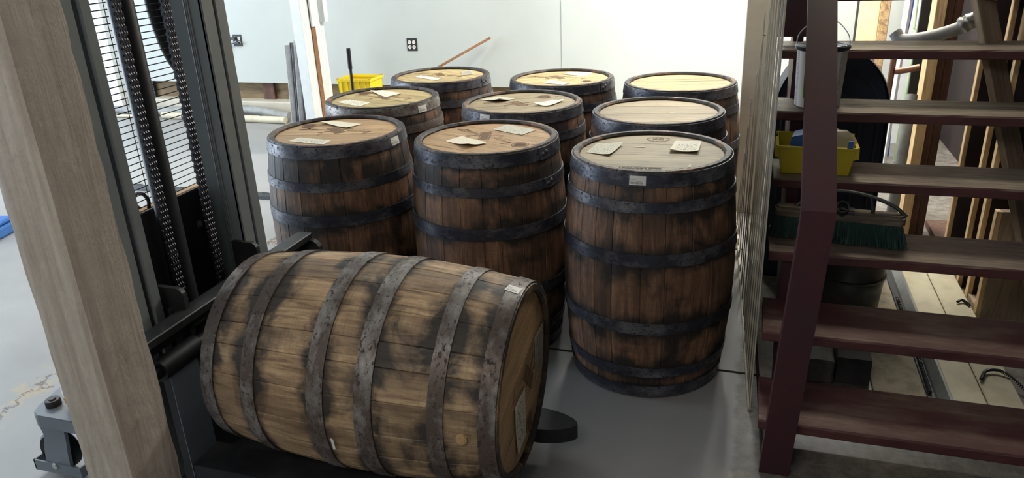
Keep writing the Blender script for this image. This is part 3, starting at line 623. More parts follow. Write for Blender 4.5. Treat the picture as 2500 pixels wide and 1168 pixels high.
for (w0, w1, op) in ((1.572, 1.608, 1), (2.030, 2.086, -1)):
    bm = B(); channel(bm, w0, w1, -1.80, UM+.004, .07, 2.32, op)
    if op < 0:
        box(bm, (-1.80, w0, .07), (UM+.0, w0+.012, 2.32)); [tube(bm, [(u, w0-.001, .1), (u, w0-.001, 2.3)], .0035, 6) for u in (-1.705, -1.712, -1.719)]
    part('inner_mast_rail', bm, 'stacker' if op > 0 else ['stacker'])
for z_ in (2.2, .0605):
    bm = B(); box(bm, (-1.845, 1.478, z_), (-1.831, 2.15, z_+.1)); part('mast_crossbar', bm, 'stacker')
bm = B(); lathe(bm, [(0, .1), (.036, .1), (.036, 2.0), (.03, 2.02), (0, 2.02)], 24, Matrix.Translation((-1.735, 1.79, 0))); lathe(bm, [(.022, 2.0), (.022, 2.3), (0, 2.3)], 16, Matrix.Translation((-1.735, 1.79, 0))); part('lift_cylinder', bm, 'stacker_black', smooth=True)
# leaf chains: pairs of link plates on cross pins
def chain(w_, u_):
    bm = B(); z = .42; k = 0
    while z < 2.25:
        for s in ((-.013, -.005, .005, .013) if k % 2 else (-.009, 0, .009)):
            a = s-.0016; b_ = s+.0016
            pts = [(u_-.0075, z-.012), (u_-.0085, z-.005), (u_-.006, z+.0), (u_-.0085, z+.012), (u_+.0085, z+.012), (u_+.006, z+.0), (u_+.0085, z-.005), (u_+.0075, z-.012)]
            prism(bm, pts, 'y', w_+a, w_+b_)
        tube(bm, [(u_, w_-.017, z-.009), (u_, w_+.017, z-.009)], .004, 6)
        z += .019; k += 1
    o = part('lift_chain', bm, 'chain'); o['kind'] = 'stuff'; return o
chain(1.735, -1.70); chain(1.925, -1.70)
# wire guard behind the mast
bm = B(); z = .84
while z < 2.2: tube(bm, [(-1.865, 1.64, z), (-1.865, 2.13, z)], .0016, 4, False); z += .0205
for wv_ in (1.65, 1.86, 2.105): tube(bm, [(-1.867, wv_, .80), (-1.867, wv_, 2.2)], .0016, 4, False)
part('wire_guard', bm, 'black')['kind'] = 'stuff'
bm = B(); box(bm, (-1.822, 1.556, .12), (-1.812, 2.10, .865), bev=.003); part('cover_panel', bm, 'stacker_black')
for y_, z_ in ((1.68, .78), (1.70, .60), (1.76, .50), (2.0, .74)):
    bm = B(); lathe(bm, [(0, .008), (.007, .008), (.008, 0), (.014, 0), (.014, -.002)], 6, Matrix.Translation((-1.811, y_, z_)) @ Matrix.Rotation(PI/2, 4, 'Y')); part('cover_bolt', bm, 'stacker')
bm = B(); box(bm, (-1.98, 1.58, .10), (-1.824, 2.10, .79), bev=.01); part('battery_box', bm, 'stacker_black')
bm = B(); box(bm, (-1.99, 1.56, .792), (-1.86, 2.12, .812), bev=.002); part('wooden_board', bm, 'pine_x', label='pale orange wooden board behind the wire guard')
bm = B(); box(bm, (-1.90, 1.56, .813), (-1.875, 2.12, .845), bev=.002); part('wooden_board', bm, 'pine_x')
bm = B(); tube(bm, smoothpath([(-1.90, 1.86, .835)]+[(-1.90-.03*math.sin(t), 1.86, .865-.03*math.cos(t)) for t in [x*.9 for x in range(1, 7)]], 3), .006, 8); part('hook_ring', bm, 'black', smooth=True)
bm = B(); tube(bm, smoothpath([(-1.90, 2.085, 2.25), (-1.90, 2.085, 1.75), (-1.90, 2.09, 1.50), (-1.90, 2.105, 1.38), (-1.90, 2.14, 1.28), (-1.89, 2.20, 1.205), (-1.86, 2.28, 1.17)], 8), .021, 10); tube(bm, smoothpath([(-1.875, 2.10, 2.25), (-1.875, 2.10, 1.70), (-1.875, 2.105, 1.48), (-1.875, 2.125, 1.36), (-1.875, 2.165, 1.27), (-1.85, 2.23, 1.22)], 8), .008, 8); part('hydraulic_hose', bm, 'rubber', smooth=True)
# carriage: flat bar, shaft and roller brackets
bm = B(); box(bm, (-1.625, 1.40, .585), (-1.565, 2.30, .612), bev=.003); box(bm, (-1.625, 1.40, .535), (-1.61, 2.30, .585)); part('carriage_bar', bm, 'fork')
bm = B(); tube(bm, [(-1.585, 1.36, .497), (-1.585, 2.38, .497)], .021, 16); part('fork_shaft', bm, 'fork', smooth=True)
for y_ in (1.395, 2.310):
    bm = B(); pts = [(-1.66+.0, .44), (-1.56, .44)]+[(-1.585+.045*math.cos(a), .535+.045*math.sin(a)) for a in [x*PI/8 for x in range(0, 5)]]+[(-1.66, .58)]
    prism(bm, pts, 'y', y_-.012, y_+.012); part('carriage_end_plate', bm, 'fork')
for y_ in (1.645, 2.018):
    bm = B(); s = 1 if y_ < 1.8 else -1
    pts = [(-1.70, .40), (-1.60, .40), (-1.60, .63)]+[(-1.625+.025*math.cos(a), .655+.025*math.sin(a)) for a in [x*PI/8 for x in range(0, 5)]]+[(-1.70, .68)]
    prism(bm, pts, 'y', y_-.008, y_+.008); lathe(bm, [(0, .012), (.012, .012), (.014, 0)], 12, Matrix.Translation((-1.66, y_-.008, .60)) @ Matrix.Rotation(PI/2, 4, 'X')); part('roller_bracket', bm, 'fork')
bm = B(); box(bm, (-1.65, 1.62, .20), (-1.612, 2.04, .27), bev=.004); box(bm, (-1.65, 1.62, .42), (-1.615, 1.66, .58)); box(bm, (-1.65, 1.62, .20), (-1.62, 1.66, .45)); box(bm, (-1.65, 2.0, .20), (-1.62, 2.04, .58)); part('carriage_frame', bm, 'stacker_black')
# forks: sleeve on the shaft, shank, tapered blade with a rounded tip
def fork(w0, w1, name='fork'):
    wc = (w0+w1)/2; bm = B()
    lathe(bm, [(.021, -(w1-w0)/2-.02), (.034, -(w1-w0)/2-.02), (.034, (w1-w0)/2+.02), (.021, (w1-w0)/2+.02)], 20, Matrix.Translation((-1.585, wc, .497)) @ Matrix.Rotation(PI/2, 4, 'X'), closed=True)
    box(bm, (-1.60, w0, .070), (-1.565, w1, .475), bev=.004)
    n = 8; xs = [-1.60, -1.50, -.75, -.62]; tops = [.118, .118, .112, .106]; bots = [.080, .080, .088, .090]
    ring = []
    tip = [(-.62+.16*math.sin(a)**1.0, (w1-w0)/2*max(math.cos(a), 0)**1.15*.98) for a in [PI/2*i/6 for i in range(7)]]
    outline = [(-1.60, w0), (-.62, w0+.006)]+[(x, wc-y) for x, y in tip[1:]]+[(x, wc+y) for x, y in tip[-2:0:-1]]+[(-.62, w1-.006), (-1.60, w1)]
    def zt(x, top): t = max(0, min(1, (x+1.5)/1.05)); return .153-.006*t if top else .098-.004*t
    A = [bm.verts.new((x, y, zt(x, 1))) for x, y in outline]; C = [bm.verts.new((x, y, zt(x, 0))) for x, y in outline]; n = len(outline)
    bm.faces.new(A); bm.faces.new(C[::-1])
    for i in range(n): bm.faces.new((A[i], A[(i+1) % n], C[(i+1) % n], C[i]))
    return part(name, bm, 'fork', smooth=True)
fork(1.485, 1.605); fork(1.925, 2.050)
# blue grey painted shank cheek catching the light
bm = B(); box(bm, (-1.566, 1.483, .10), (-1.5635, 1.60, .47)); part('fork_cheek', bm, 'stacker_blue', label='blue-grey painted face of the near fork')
# straddle legs under the forks
for w0, w1 in ((1.47, 1.60), (2.02, 2.15)):
    bm = B(); box(bm, (-1.84, w0, .006), (-.80, w1, .058), bev=.008); part('base_leg', bm, 'stacker_black')
bm = B(); box(bm, (-1.84, 1.601, .020), (-.95, 2.019, .050), bev=.003); part('base_deck', bm, 'stacker_black')
# chassis plate with rounded corner, caster, filler cap, beacon
bm = B(); c = [(-2.16+.045*(1-math.cos(a)), 1.455+.045*(1-math.sin(a))) for a in [PI/2*i/6 for i in range(7)]]
prism(bm, [(-1.84, 1.455)]+[(x, y) for x, y in c[::-1]]+[(-2.19, 1.62), (-2.19, 2.15), (-1.84, 2.15)], 'z', .214, .262); bmesh.ops.bevel(bm, geom=[e for e in bm.edges if all(abs(v.co.z-.262) < 1e-4 for v in e.verts)], offset=.004, segments=2, affect='EDGES'); part('chassis_plate', bm, 'stacker_blue')
bm = B(); lathe(bm, [(0, .026), (.010, .026), (.012, .022), (.022, .022), (.024, .018), (.024, 0)], 20, Matrix.Translation((-2.112, 1.515, .262))); part('filler_cap', bm, 'black', smooth=True)
bm = B(); lathe(bm, [(0, .15), (.02, .147), (.038, .13), (.045, .10), (.046, .06)], 20, Matrix.Translation((-2.025, 1.545, .262)) @ Matrix.Diagonal((1, 1, .75, 1))); part('beacon_dome', bm, 'white_plastic', smooth=True)
bm = B(); lathe(bm, [(.046, .06), (.044, .03), (.032, .008), (.030, 0)], 20, Matrix.Translation((-2.025, 1.545, .262)) @ Matrix.Diagonal((1, 1, .75, 1))); part('beacon_base', bm, 'beacon', smooth=True)
ca = empty('caster', (0, 0, 0)); ca.parent = st
def cpart(name, bm, mats, smooth=False): return part(name, bm, mats, ca, smooth)
for dx in (-.0, ):
    bm = B(); lathe(bm, [(.012, -.022), (.066, -.022), (.074, -.014), (.074, .014), (.066, .022), (.012, .022)], 28, Matrix.Translation((-2.150, 1.520, .0755)) @ Matrix.Rotation(PI/2, 4, 'X'), closed=True); cpart('wheel', bm, 'rubber', True)
    bm = B(); lathe(bm, [(.012, -.022), (.066, -.022), (.074, -.014), (.074, .014), (.066, .022), (.012, .022)], 28, Matrix.Translation((-2.02, 1.60, .075)) @ Matrix.Rotation(PI/2, 4, 'X') @ Matrix.Rotation(.5, 4, 'X'), closed=True); cpart('wheel', bm, 'rubber', True)
bm = B(); pts = [(-2.145, .2135), (-2.135, .17), (-2.155, .11)]+[(-2.112+.052*math.cos(a), .062+.045*math.sin(a)) for a in [PI*1.0+PI*i/8 for i in range(9)]]+[(-2.055, .11), (-2.045, .16), (-2.040, .2135)]
prism(bm, pts, 'y', 1.468, 1.480); cpart('caster_cheek', bm, 'stacker_blue')
bm = B(); lathe(bm, [(0, .014), (.011, .014), (.012, .010), (.012, 0)], 6, Matrix.Translation((-2.115, 1.468, .058)) @ Matrix.Rotation(PI/2, 4, 'X')); cpart('axle_bolt', bm, 'chrome')
bm = B(); box(bm, (-2.215, 1.462, .022), (-2.02, 1.467, .062)); box(bm, (-2.02, 1.462, .022), (-2.015, 1.58, .062)); box(bm, (-2.215, 1.462, .022), (-2.21, 1.53, .062)); cpart('toe_guard', bm, 'stacker_blue')

# ================================================================ NEAR POST
bm = B()
pc = (-1.2155, .985); 
def post_col(bm, cx, cy, s, z0, z1, nz=60):
    rr = random.Random(4); rows = []
    per = []
    m = 8
    for k in range(4):
        a = [(-s, -s), (s, -s), (s, s), (-s, s)][k]; b_ = [(s, -s), (s, s), (-s, s), (-s, -s)][k]
        for i in range(m): t = i/m; per.append((a[0]+(b_[0]-a[0])*t, a[1]+(b_[1]-a[1])*t, i == 0))
    for j in range(nz+1):
        z = z0+(z1-z0)*j/nz; row = []
        for x, y, cn in per:
            k = .975+rr.uniform(-.03, .015) if cn else 1.0+rr.uniform(-.006, .006); row.append(bm.verts.new((cx+x*k, cy+y*k, z)))
        rows.append(row)
    n = len(per)
    for j in range(nz):
        for i in range(n): bm.faces.new((rows[j][i], rows[j][(i+1) % n], rows[j+1][(i+1) % n], rows[j+1][i]))
    bm.faces.new(rows[0][::-1]); bm.faces.new(rows[-1])
post_col(bm, 0, 0, .0725, 0, H)
tag(obj('support_post', bm, 'old_paint', smooth=True, loc=(-1.4245, 1.1725, 0)), 'rough cream-painted square timber post standing closest to the camera', 'post')

# ================================================================ STAIR
UL, W0, RUN, RISE, DEP, TH = .097, 2.119, .2234, .1992, .266, .036
stair = empty('open_staircase', (UL, W0, 0), 0, 'dark red painted open-riser wooden staircase with worn treads and a handrail', 'staircase')
def spart(name, bm, mats, label=None, smooth=False, parent=None, alpha=None):
    bm.transform(Matrix.Translation((-UL, -W0, 0))); o = obj(name, bm, mats, stair, smooth); tag(o, label)
    return o
WEAR = [.02, .0, .55, .80, .95, 1.0, 1.0]
for k in range(7):
    rr = random.Random(20+k); a = W0+k*RUN; zt = .17+k*RISE; bm = B(); n = 22; L = 1.33; rows = []
    for i in range(n+1):
        x = UL+rr.uniform(-.003, .003)*(i == 0)+L*i/n; j = lambda s: rr.uniform(-s, s)
        jz = j(.0012); rows.append([bm.verts.new(p) for p in ((x, a+j(.0018), zt-TH+.004+jz), (x, a+j(.0015), zt-.006+jz), (x, a+.005+j(.001), zt+jz*.4), (x, a+DEP-.004, zt), (x, a+DEP, zt-.005), (x, a+DEP, zt-TH), (x, a+.004, zt-TH))])
    for i in range(n):
        for q in range(7): bm.faces.new((rows[i][q], rows[i][(q+1) % 7], rows[i+1][(q+1) % 7], rows[i+1][q]))
    bm.faces.new(rows[0]); bm.faces.new(rows[-1][::-1])
    o = spart('tread', bm, 'tread', smooth=False); o.color = (1, 1, 1, WEAR[k])
# notched stringers
def stringer(u0, u1):
    bm = B(); pts = []
    for k in range(7):
        a = W0+k*RUN+.03; z = .17+k*RISE-TH; zb = .0 if k == 0 else z-RISE+TH*0
        pts += [(a, max(zb, 0)), (a, z)]
    pts += [(W0+7*RUN+.03, .17+6*RISE-TH), (W0+7*RUN+.03, .17+6*RISE-TH-.30), (W0+.33, 0)]
    prism(bm, pts, 'x', u0, u1); return bm
spart('stringer', stringer(.150, .192), 'red_paint'); spart('stringer', stringer(1.36, 1.40), 'red_paint')
bm = B(); box(bm, (.080, 3.36, 1.20), (.20, 3.40, 2.4), bev=.003); spart('landing_post', bm, 'red_paint')
# newel leaning slightly right, then the handrail climbing away
bm = B(); z1 = .855
A = [(.113, 2.078, 0), (.203, 2.078, 0), (.203, 2.117, 0), (.113, 2.117, 0)]; Bq = [(.155, 2.074, z1), (.243, 2.074, z1), (.243, 2.116, z1+.03), (.155, 2.116, z1+.03)]
va = [bm.verts.new(p) for p in A]; vb = [bm.verts.new(p) for p in Bq]
bm.faces.new(va[::-1]); bm.faces.new(vb)
for i in range(4): bm.faces.new((va[i], va[(i+1) % 4], vb[(i+1) % 4], vb[i]))
spart('newel_post', bm, 'red_paint')
bm = B(); sl = .535/.74
prism(bm, [(2.0735, z1+.0005), (2.1165, z1+.031), (3.44, z1+.031+sl*1.32), (3.44, z1+.085+sl*1.32), (2.0735, z1+.045)], 'x', .154, .2435); spart('handrail', bm, 'red_paint')
# ================================================================ SLATTED PICKETS
gate = empty('slat_panel', (.07, 3.5, 0), 0, 'row of tall thin cream slats stepping down away from the stair', 'slatted panel')
prof = [(4.45, .10), (4.402, .171), (4.32, .301), (4.172, .483), (4.02, .668), (3.849, .842), (3.663, 1.002), (3.505, 1.148), (3.354, 1.29), (3.191, 1.343)]
wv = [4.402, 4.32, 4.172, 4.02, 3.849, 3.663, 3.505, 3.354, 3.191]
def hz(wq):
    if wq < 3.19: return 1.40+(3.19-wq)*.9
    for (a, za), (b_, zb) in zip(prof, prof[1:]):
        if b_ <= wq <= a: return zb+(za-zb)*(wq-b_)/(a-b_)
    return .3
q = 3.055
while q > 2.44: wv.append(q); q -= .100
for i, wq in enumerate(wv):
    u = .083-.055*(wq-2.45)-.006; rr = random.Random(i); bm = B(); h = hz(wq)
    prism(bm, [(0, .012), (.005, .012), (.005, h), (.0025, h+.010), (0, h-.015)], 'y', -.046, .046)
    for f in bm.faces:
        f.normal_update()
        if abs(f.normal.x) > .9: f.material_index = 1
    for z_ in (h-.08,): tube(bm, [(-.001, -.02, z_), (.012, -.02, z_)], .003, 6)
    o = obj('slat', bm, ['slat', 'slat_shaded'], gate, loc=(u-.07, wq-3.5, 0), rot=(rr.uniform(-.003, .003), rr.uniform(-.004, .004), 0))
bm = B(); prism(bm, [(.072-.07, -1.08), (-.045-.07, 1.05), (-.029-.07, 1.05), (.090-.07, -1.08)], 'z', 0, .012); obj('bottom_rail', bm, 'slat', gate)

# ================================================================ THINGS ON THE TREADS
# paint can on the fifth tread
TZ = [.17+k*RISE for k in range(7)]
can = empty('paint_can', (.245, 3.135, TZ[4]+.0005), 0, 'white tapered can with wire handle and picture label on the fifth tread', 'can')
bm = B(); uv = bm.loops.layers.uv.new(); lathe(bm, [(.083, .004), (.092, .222)], 40, uv=uv, mat=rz(D2(205))); lathe(bm, [(0, .002), (.080, .002), (.083, .004)], 40); lathe(bm, [(.092, .222), (.089, .222), (.080, .010), (0, .010)], 40); obj('body', bm, 'can_label', can, True)
bm = B(); lathe(bm, [(.0925, .216), (.097, .222), (.097, .231), (.092, .236), (.086, .231), (.086, .222)], 40, closed=True); obj('rim', bm, 'navy_plastic', can, True)
bm = B(); lathe(bm, [(0, .221), (.080, .221), (.084, .229), (.089, .229), (.089, .218)], 40); obj('lid', bm, 'galv', can, True)
bm = B(); tube(bm, smoothpath([(-.096, 0, .225), (-.085, .03, .275), (-.02, .055, .325), (.04, .05, .315), (.085, .02, .27), (.096, 0, .225)], 5), .0022, 6); obj('handle', bm, 'galv', can, True)
for s in (-1, 1):
    bm = B(); lathe(bm, [(0, .005), (.008, .004), (.009, 0)], 10, Matrix.Translation((s*.095, 0, .226)) @ Matrix.Rotation(s*PI/2, 4, 'Y')); obj('handle_ear', bm, 'white_plastic', can, True)
# yellow parts bin on the fourth tread
bn = empty('parts_bin', (.242, 2.93, TZ[3]+.001), 0, 'yellow plastic stacking bin holding a blue box and a bag, on the fourth tread', 'bin')
def hexa(bm, bot, top, mi=0):
    a = [bm.verts.new(p) for p in bot]; b_ = [bm.verts.new(p) for p in top]
    fs = [bm.faces.new(a[::-1]), bm.faces.new(b_)]+[bm.faces.new((a[i], a[(i+1) % 4], b_[(i+1) % 4], b_[i])) for i in range(4)]
    for f in fs: f.material_index = mi
def binbody(L0, L1, d0, d1, h, t=.003):
    bm = B(); box(bm, (-L0, -d0, 0), (L0, d0, t))
    hexa(bm, [(-L0, -d0, 0), (L0, -d0, 0), (L0, -d0+t, 0), (-L0, -d0+t, 0)], [(-L1, -d1, h*.86), (L1, -d1, h*.86), (L1, -d1+t, h*.86), (-L1, -d1+t, h*.86)])
    hexa(bm, [(-L0, d0-t, 0), (L0, d0-t, 0), (L0, d0, 0), (-L0, d0, 0)], [(-L1, d1-t, h), (L1, d1-t, h), (L1, d1, h), (-L1, d1, h)])
    for s in (-1, 1): hexa(bm, [(s*L0, -d0, 0), (s*L0, d0, 0), (s*(L0-t), d0, 0), (s*(L0-t), -d0, 0)], [(s*L1, -d1, h*.86), (s*L1, d1, h), (s*(L1-t), d1, h), (s*(L1-t), -d1, h*.86)])
    return bm
obj('bin_body', binbody(.118, .135, .070, .078, .118), 'yellow_bin', bn)
bm = B(); box(bm, (-.136, -.084, .098), (.136, -.077, .106)); box(bm, (-.139, .074, .112), (.139, .084, .121)); obj('bin_rim', bm, 'yellow_bin', bn)
for s in (-1, 1):
    bm = B(); prism(bm, [(s*.126, .060), (s*.144, .064), (s*.142, .108), (s*.134, .106)], 'y', -.078, .060); obj('side_flange', bm, 'yellow_bin', bn)
bm = B(); box(bm, (.102, -.083, .108), (.118, -.079, .132)); box(bm, (.100, -.084, .105), (.120, -.078, .110)); obj('label_clip', bm, 'blue_plastic', bn)
bm = B(); hexa(bm, [(-.085, -.04, .02), (-.02, -.04, .02), (-.02, .03, .02), (-.085, .03, .02)], [(-.072, -.045, .132), (-.02, -.045, .145), (-.02, .02, .150), (-.06, .02, .140)]); tag(obj('blue_box', bm, 'blue_plastic', loc=(.225, 2.93, TZ[3]+.001)), 'blue plastic box standing in the yellow bin', 'box')
bm = B(); bmesh.ops.create_icosphere(bm, subdivisions=3, radius=1); rr = random.Random(2)
for v in bm.verts: v.co = Vector((v.co.x*.085, v.co.y*.045, v.co.z*.055))*(1+rr.uniform(-.08, .08))
tag(obj('plastic_bag', bm, 'clear_bag', smooth=True, loc=(.295, 2.93, TZ[3]+.105)), 'crumpled clear plastic bag of tan hardware in the yellow bin', 'bag')
# push broom head on the third tread
br = empty('broom_head', (.325, 2.715, TZ[2]+.001), -.10, 'push broom head with dark green bristles and wooden block on the third tread', 'broom')
bm = B()
outl = [(-.20+.03*(1-math.cos(a))-.03, .032*math.sin(a)) for a in []]
n = 10; pts = [(-.195-.02*math.cos(a)*1, .030*math.sin(a)) for a in [-PI/2+PI*i/n for i in range(n+1)]]+[(.195+.02*math.cos(a), -.030*math.sin(a)) for a in [-PI/2+PI*i/n for i in range(n+1)]]
prism(bm, pts, 'z', .085, .118); bmesh.ops.bevel(bm, geom=[e for e in bm.edges if all(v.co.z > .117 for v in e.verts)], offset=.008, segments=2, affect='EDGES'); obj('block', bm, 'broom_block', br)
bm = B(); rr = random.Random(9)
for i in range(2400):
    s = rr.uniform(-1, 1); x = s*.205; y = rr.uniform(-1, 1)*.026; k = (1+.13*rr.random()) if abs(s) < .93 else 1.10
    bx, by = x*k+rr.uniform(-.006, .006), y*1.5+rr.uniform(-.006, .006)-.006; r = .0011
    v0 = [bm.verts.new((x+r*c_, y+r*s_, .088)) for c_, s_ in ((1, 0), (-.5, .87), (-.5, -.87))]; v1 = [bm.verts.new((bx+r*c_, by+r*s_, rr.uniform(.001, .010))) for c_, s_ in ((1, 0), (-.5, .87), (-.5, -.87))]
    for q_ in range(3): bm.faces.new((v0[q_], v0[(q_+1) % 3], v1[(q_+1) % 3], v1[q_]))
box(bm, (-.20, -.024, .03), (.20, .024, .088)); tag(obj('bristles', bm, 'bristle', br), kind='stuff')
bm = B(); lathe(bm, [(.017, 0), (.022, 0), (.022, .05), (.017, .05)], 20, Matrix.Translation((.01, -.01, .115)) @ Matrix.Rotation(.9, 4, 'X'), closed=True); box(bm, (-.03, -.03, .112), (.05, .03, .120)); obj('handle_socket', bm, 'bracket', br, True)
bm = B(); tube(bm, smoothpath([(.215, 0, .112), (.17, .01, .145), (.09, .02, .170), (0, .025, .178), (-.07, .02, .160), (-.12, .01, .135), (-.15, 0, .112)], 5), .007, 8); tube(bm, [(.11, 0, .12), (.10, .02, .168)], .007, 8); obj('brace', bm, 'bracket', br, True)

# ================================================================ BEHIND THE STAIR
dr = empty('plastic_tub', (.345, 3.62, 0), 0, 'large navy plastic tub standing on its side behind the treads, with curved raised ribs', 'tub')
def arch(rx, top, flat, bot, n=24):
    return [(rx, bot)]+[(rx*math.cos(a), flat+(top-flat)*math.sin(a)) for a in [PI*i/n for i in range(n+1)]]+[(-rx, bot)]
bm = B(); fr_, bk_ = arch(.25, 1.12, .82, .0), arch(.285, 1.08, .78, .0)
rings = [[bm.verts.new((x*k, y, .5+(z-.5)*kz)) for x, z in fr_] for y, k, kz in ((.02, .93, 1), (.0, .97, 1), (.03, 1, 1), (.20, 1, 1), (.22, .96, 1))]
for r in rings:
    for v in r: v.co.z = max(v.co.z, 0)
for A_, C_ in zip(rings, rings[1:]):
    for i in range(len(A_)): bm.faces.new((A_[i], A_[(i+1) % len(A_)], C_[(i+1) % len(A_)], C_[i]))
bm.faces.new(rings[0]); bm.faces.new(rings[-1][::-1]); obj('shell', bm, 'navy_plastic', dr, True)
for r_ in (.205, .130):
    bm = B(); tube(bm, [(r_*math.cos(a)+.0, .012, .82+r_*math.sin(a)) for a in [PI*i/28 for i in range(29)]]+[(-r_*.98, .012, .4)], .006, 6); tube(bm, [(r_, .012, .82), (r_*.98, .012, .4)], .006, 6); obj('rib', bm, 'navy_ridge', dr, True)
pail = empty('metal_pail', (.475, 3.36, 0), 0, 'dull grey round metal pail on the floor behind the lower treads', 'pail')
bm = B(); lathe(bm, [(0, .012), (.125, .012), (.140, .03), (.150, .17), (.146, .176), (.155, .30), (.150, .30), (.14, .18), (.13, .03), (0, .022)], 40); obj('body', bm, 'tub', pail, True)
for z_, r_ in ((.30, .156), (.275, .155), (.175, .151)):
    bm = B(); lathe(bm, [(r_-.006, z_-.006), (r_+.006, z_-.004), (r_+.006, z_+.004), (r_-.006, z_+.006)], 40, closed=True); obj('rolled_rim', bm, 'tub', pail, True)
single('concrete_block', (.235, 2.66, 0), (.375, 2.85, .10), 'concrete', 'rough grey concrete block on the floor under the stair', 'block', bev=.008)
single('dark_block', (.385, 2.68, 0), (.505, 2.86, .11), 'dark_concrete', 'smooth charcoal block beside the concrete block under the stair', 'block', bev=.004)
single('cement_board', (.515, 2.58, 0), (.692, 3.62, .014), 'dusty_board', 'dusty speckled flat board on the floor under the stair', 'board', bev=.002)
sp = empty('siding_stack', (.88, 3.2, 0), 0, 'pair of long cream flat panels with a grey edge trim under the stair', 'panels')
for (ua, ub, z_) in ((.765, .876, .035), (.880, .995, .035)):
    bm = B(); box(bm, (ua-.88, -.75, 0), (ub-.88, .72, z_), bev=.004); obj('panel', bm, 'panel_cream', sp)
bm = B(); prism(bm, [(-.155, 0), (-.117, 0), (-.117, .042), (-.125, .042), (-.150, .012)], 'y', -.75, .72); obj('edge_trim', bm, 'panel_grey', sp)
bm = B(); prism(bm, [(-.182, 0), (-.158, 0), (-.158, .01), (-.182, .01)], 'y', -.75, .70); obj('lower_trim', bm, 'bracket', sp)
def coilrope(path, r, tr, turns):
    pts = smoothpath(path, 8); bm = B(); out = []; N = turns*6
    for i in range(N+1):
        t = i/N*(len(pts)-1); k = min(int(t), len(pts)-2); p = pts[k].lerp(pts[k+1], t-k); d = (pts[k+1]-pts[k]).normalized(); s = d.cross(Vector((0, 0, 1))).normalized(); u = s.cross(d); a = i/6*2*PI
        out.append(p+r*(math.cos(a)*s+math.sin(a)*u))
    tube(bm, out, tr, 4); return bm
tag(obj('coil_spring', coilrope([(.708, 3.45, .019), (.710, 3.1, .019), (.708, 2.8, .019), (.706, 2.66, .019)], .006, .0022, 70), 'bracket'), 'long thin black coil spring lying between the dusty board and the cream panels', 'spring')
tag(obj('spiral_rope', coilrope([(.885, 2.75, .046), (.92, 2.82, .048), (.975, 2.82, .048), (1.04, 2.74, .02)], .005, .002, 40), 'black'), 'black coiled cord looped over the near end of the cream panels', 'cord', 'black coiled cords on the panels')
tag(obj('spiral_rope', coilrope([(.94, 3.41, .046), (.96, 3.43, .048), (.975, 3.42, .044), (.985, 3.39, .042)], .005, .002, 20), 'black'), 'black coiled cord at the far end of the cream panels by the leaning plank', 'cord', 'black coiled cords on the panels')
# studs of the open wall: lit faces coloured pale, shaded faces coloured dark
def lean(name, foot, top, wx, wy, mat, label=None, cat=None, parent=None, group=None, bev=.002):
    f = Vector(foot); t = Vector(top); L = (t-f).length; bm = B(); box(bm, (-wx/2, -wy/2, 0), (wx/2, wy/2, L), bev=bev)
    o = obj(name, bm, mat, parent, loc=f); o.rotation_mode = 'QUATERNION'; o.rotation_quaternion = (t-f).to_track_quat('Z', 'Y'); return tag(o, label, cat, group)
fr = empty('stud_frame', (1.2, 3.8, 0), 0, 'open timber wall framing behind the stair, studs coloured pale where lit, dark where shaded', 'wall framing')
def stud(u0, u1, w0, w1, mat, z0=0.0, z1=H-.01, name='stud'):
    bm = B(); box(bm, (u0-1.2, w0-3.8, z0), (u1-1.2, w1-3.8, z1), bev=.002); return obj(name, bm, mat, fr)
stud(1.0, 1.44, 3.9, 4.5, 'brown_wood', 0.0, .04, 'sole_plate'); 
for s_ in ((.835, .883, 4.30, 4.42, 'pine'), (.884, .920, 4.32, 4.42, 'brown_wood'), (.922, .960, 4.33, 4.42, 'brown_wood')): stud(*s_, z0=.0)
for wq in (4.04, 3.70, 3.53):
    stud(1.0, 1.02, wq-.019, wq+.019, 'pine', .041 if wq > 3.9 else 0); stud(1.0205, 1.16, wq-.019, wq+.019, 'maroon_wood', .041 if wq > 3.9 else 0)  # each stud: pale strip for its lit edge, dark body for its shaded face
stud(1.0, 1.02, 3.345, 3.383, 'pine', 0, .50); stud(1.0205, 1.30, 3.345, 3.383, 'pine_raw', 0, .50)
# ================================================================ BACK OF THE ROOM
def pipe(name, path, r, mat, label, cat, seg=12, n=6, group=None): bm = B(); tube(bm, smoothpath(path, n), r, seg); return tag(obj(name, bm, mat, smooth=True), label, cat, group)
pipe('grey_conduit', [(-7.2, 6.42, .055), (-6.2, 6.40, .055), (-5.4, 6.43, .075), (-4.9, 6.41, .10), (-4.4, 6.38, .05)], .045, 'pipe_grey', 'long grey wrapped pipe lying along the back ledge', 'pipe')
tb = empty('cream_tube', (-5.0, 6.30, 0), 0, 'cream tube with dark bands on the floor in front of the grey pipe', 'tube')
bm = B(); tube(bm, [(-.9, .02, .036), (.62, -.02, .036)], .035, 14); obj('pipe', bm, 'pipe_cream', tb, True)
for x_ in (-.62, -.30, -.24, -.10, .32):
    bm = B(); tube(bm, [(x_, .0, .036), (x_+.025, 0, .036)], .0385, 14); obj('band', bm, 'bracket', tb, True)
pipe('thin_conduit', [(-7.3, 6.30, .02), (-6.6, 6.29, .02), (-6.0, 6.31, .02)], .018, 'pipe_cream', 'thin cream conduit on the floor left of the banded tube', 'pipe')
# rubber cable channel across the floor
ck = empty('cable_channel', (-4.0, 4.22, 0), 0, 'black flat cable channel running across the pale floor behind the stacker', 'cable channel')
bm = B(); prism(bm, [(-.05, 0), (.05, 0), (.035, .022), (-.035, .022)], 'x', -1.7, 1.25); obj('channel', bm, 'bracket', ck)
bm = B()
for i in range(28): box(bm, (-1.65+.1*i, .028, .0225), (-1.60+.1*i, .040, .028))
obj('ribs', bm, 'pipe_grey', ck)['kind'] = 'stuff'
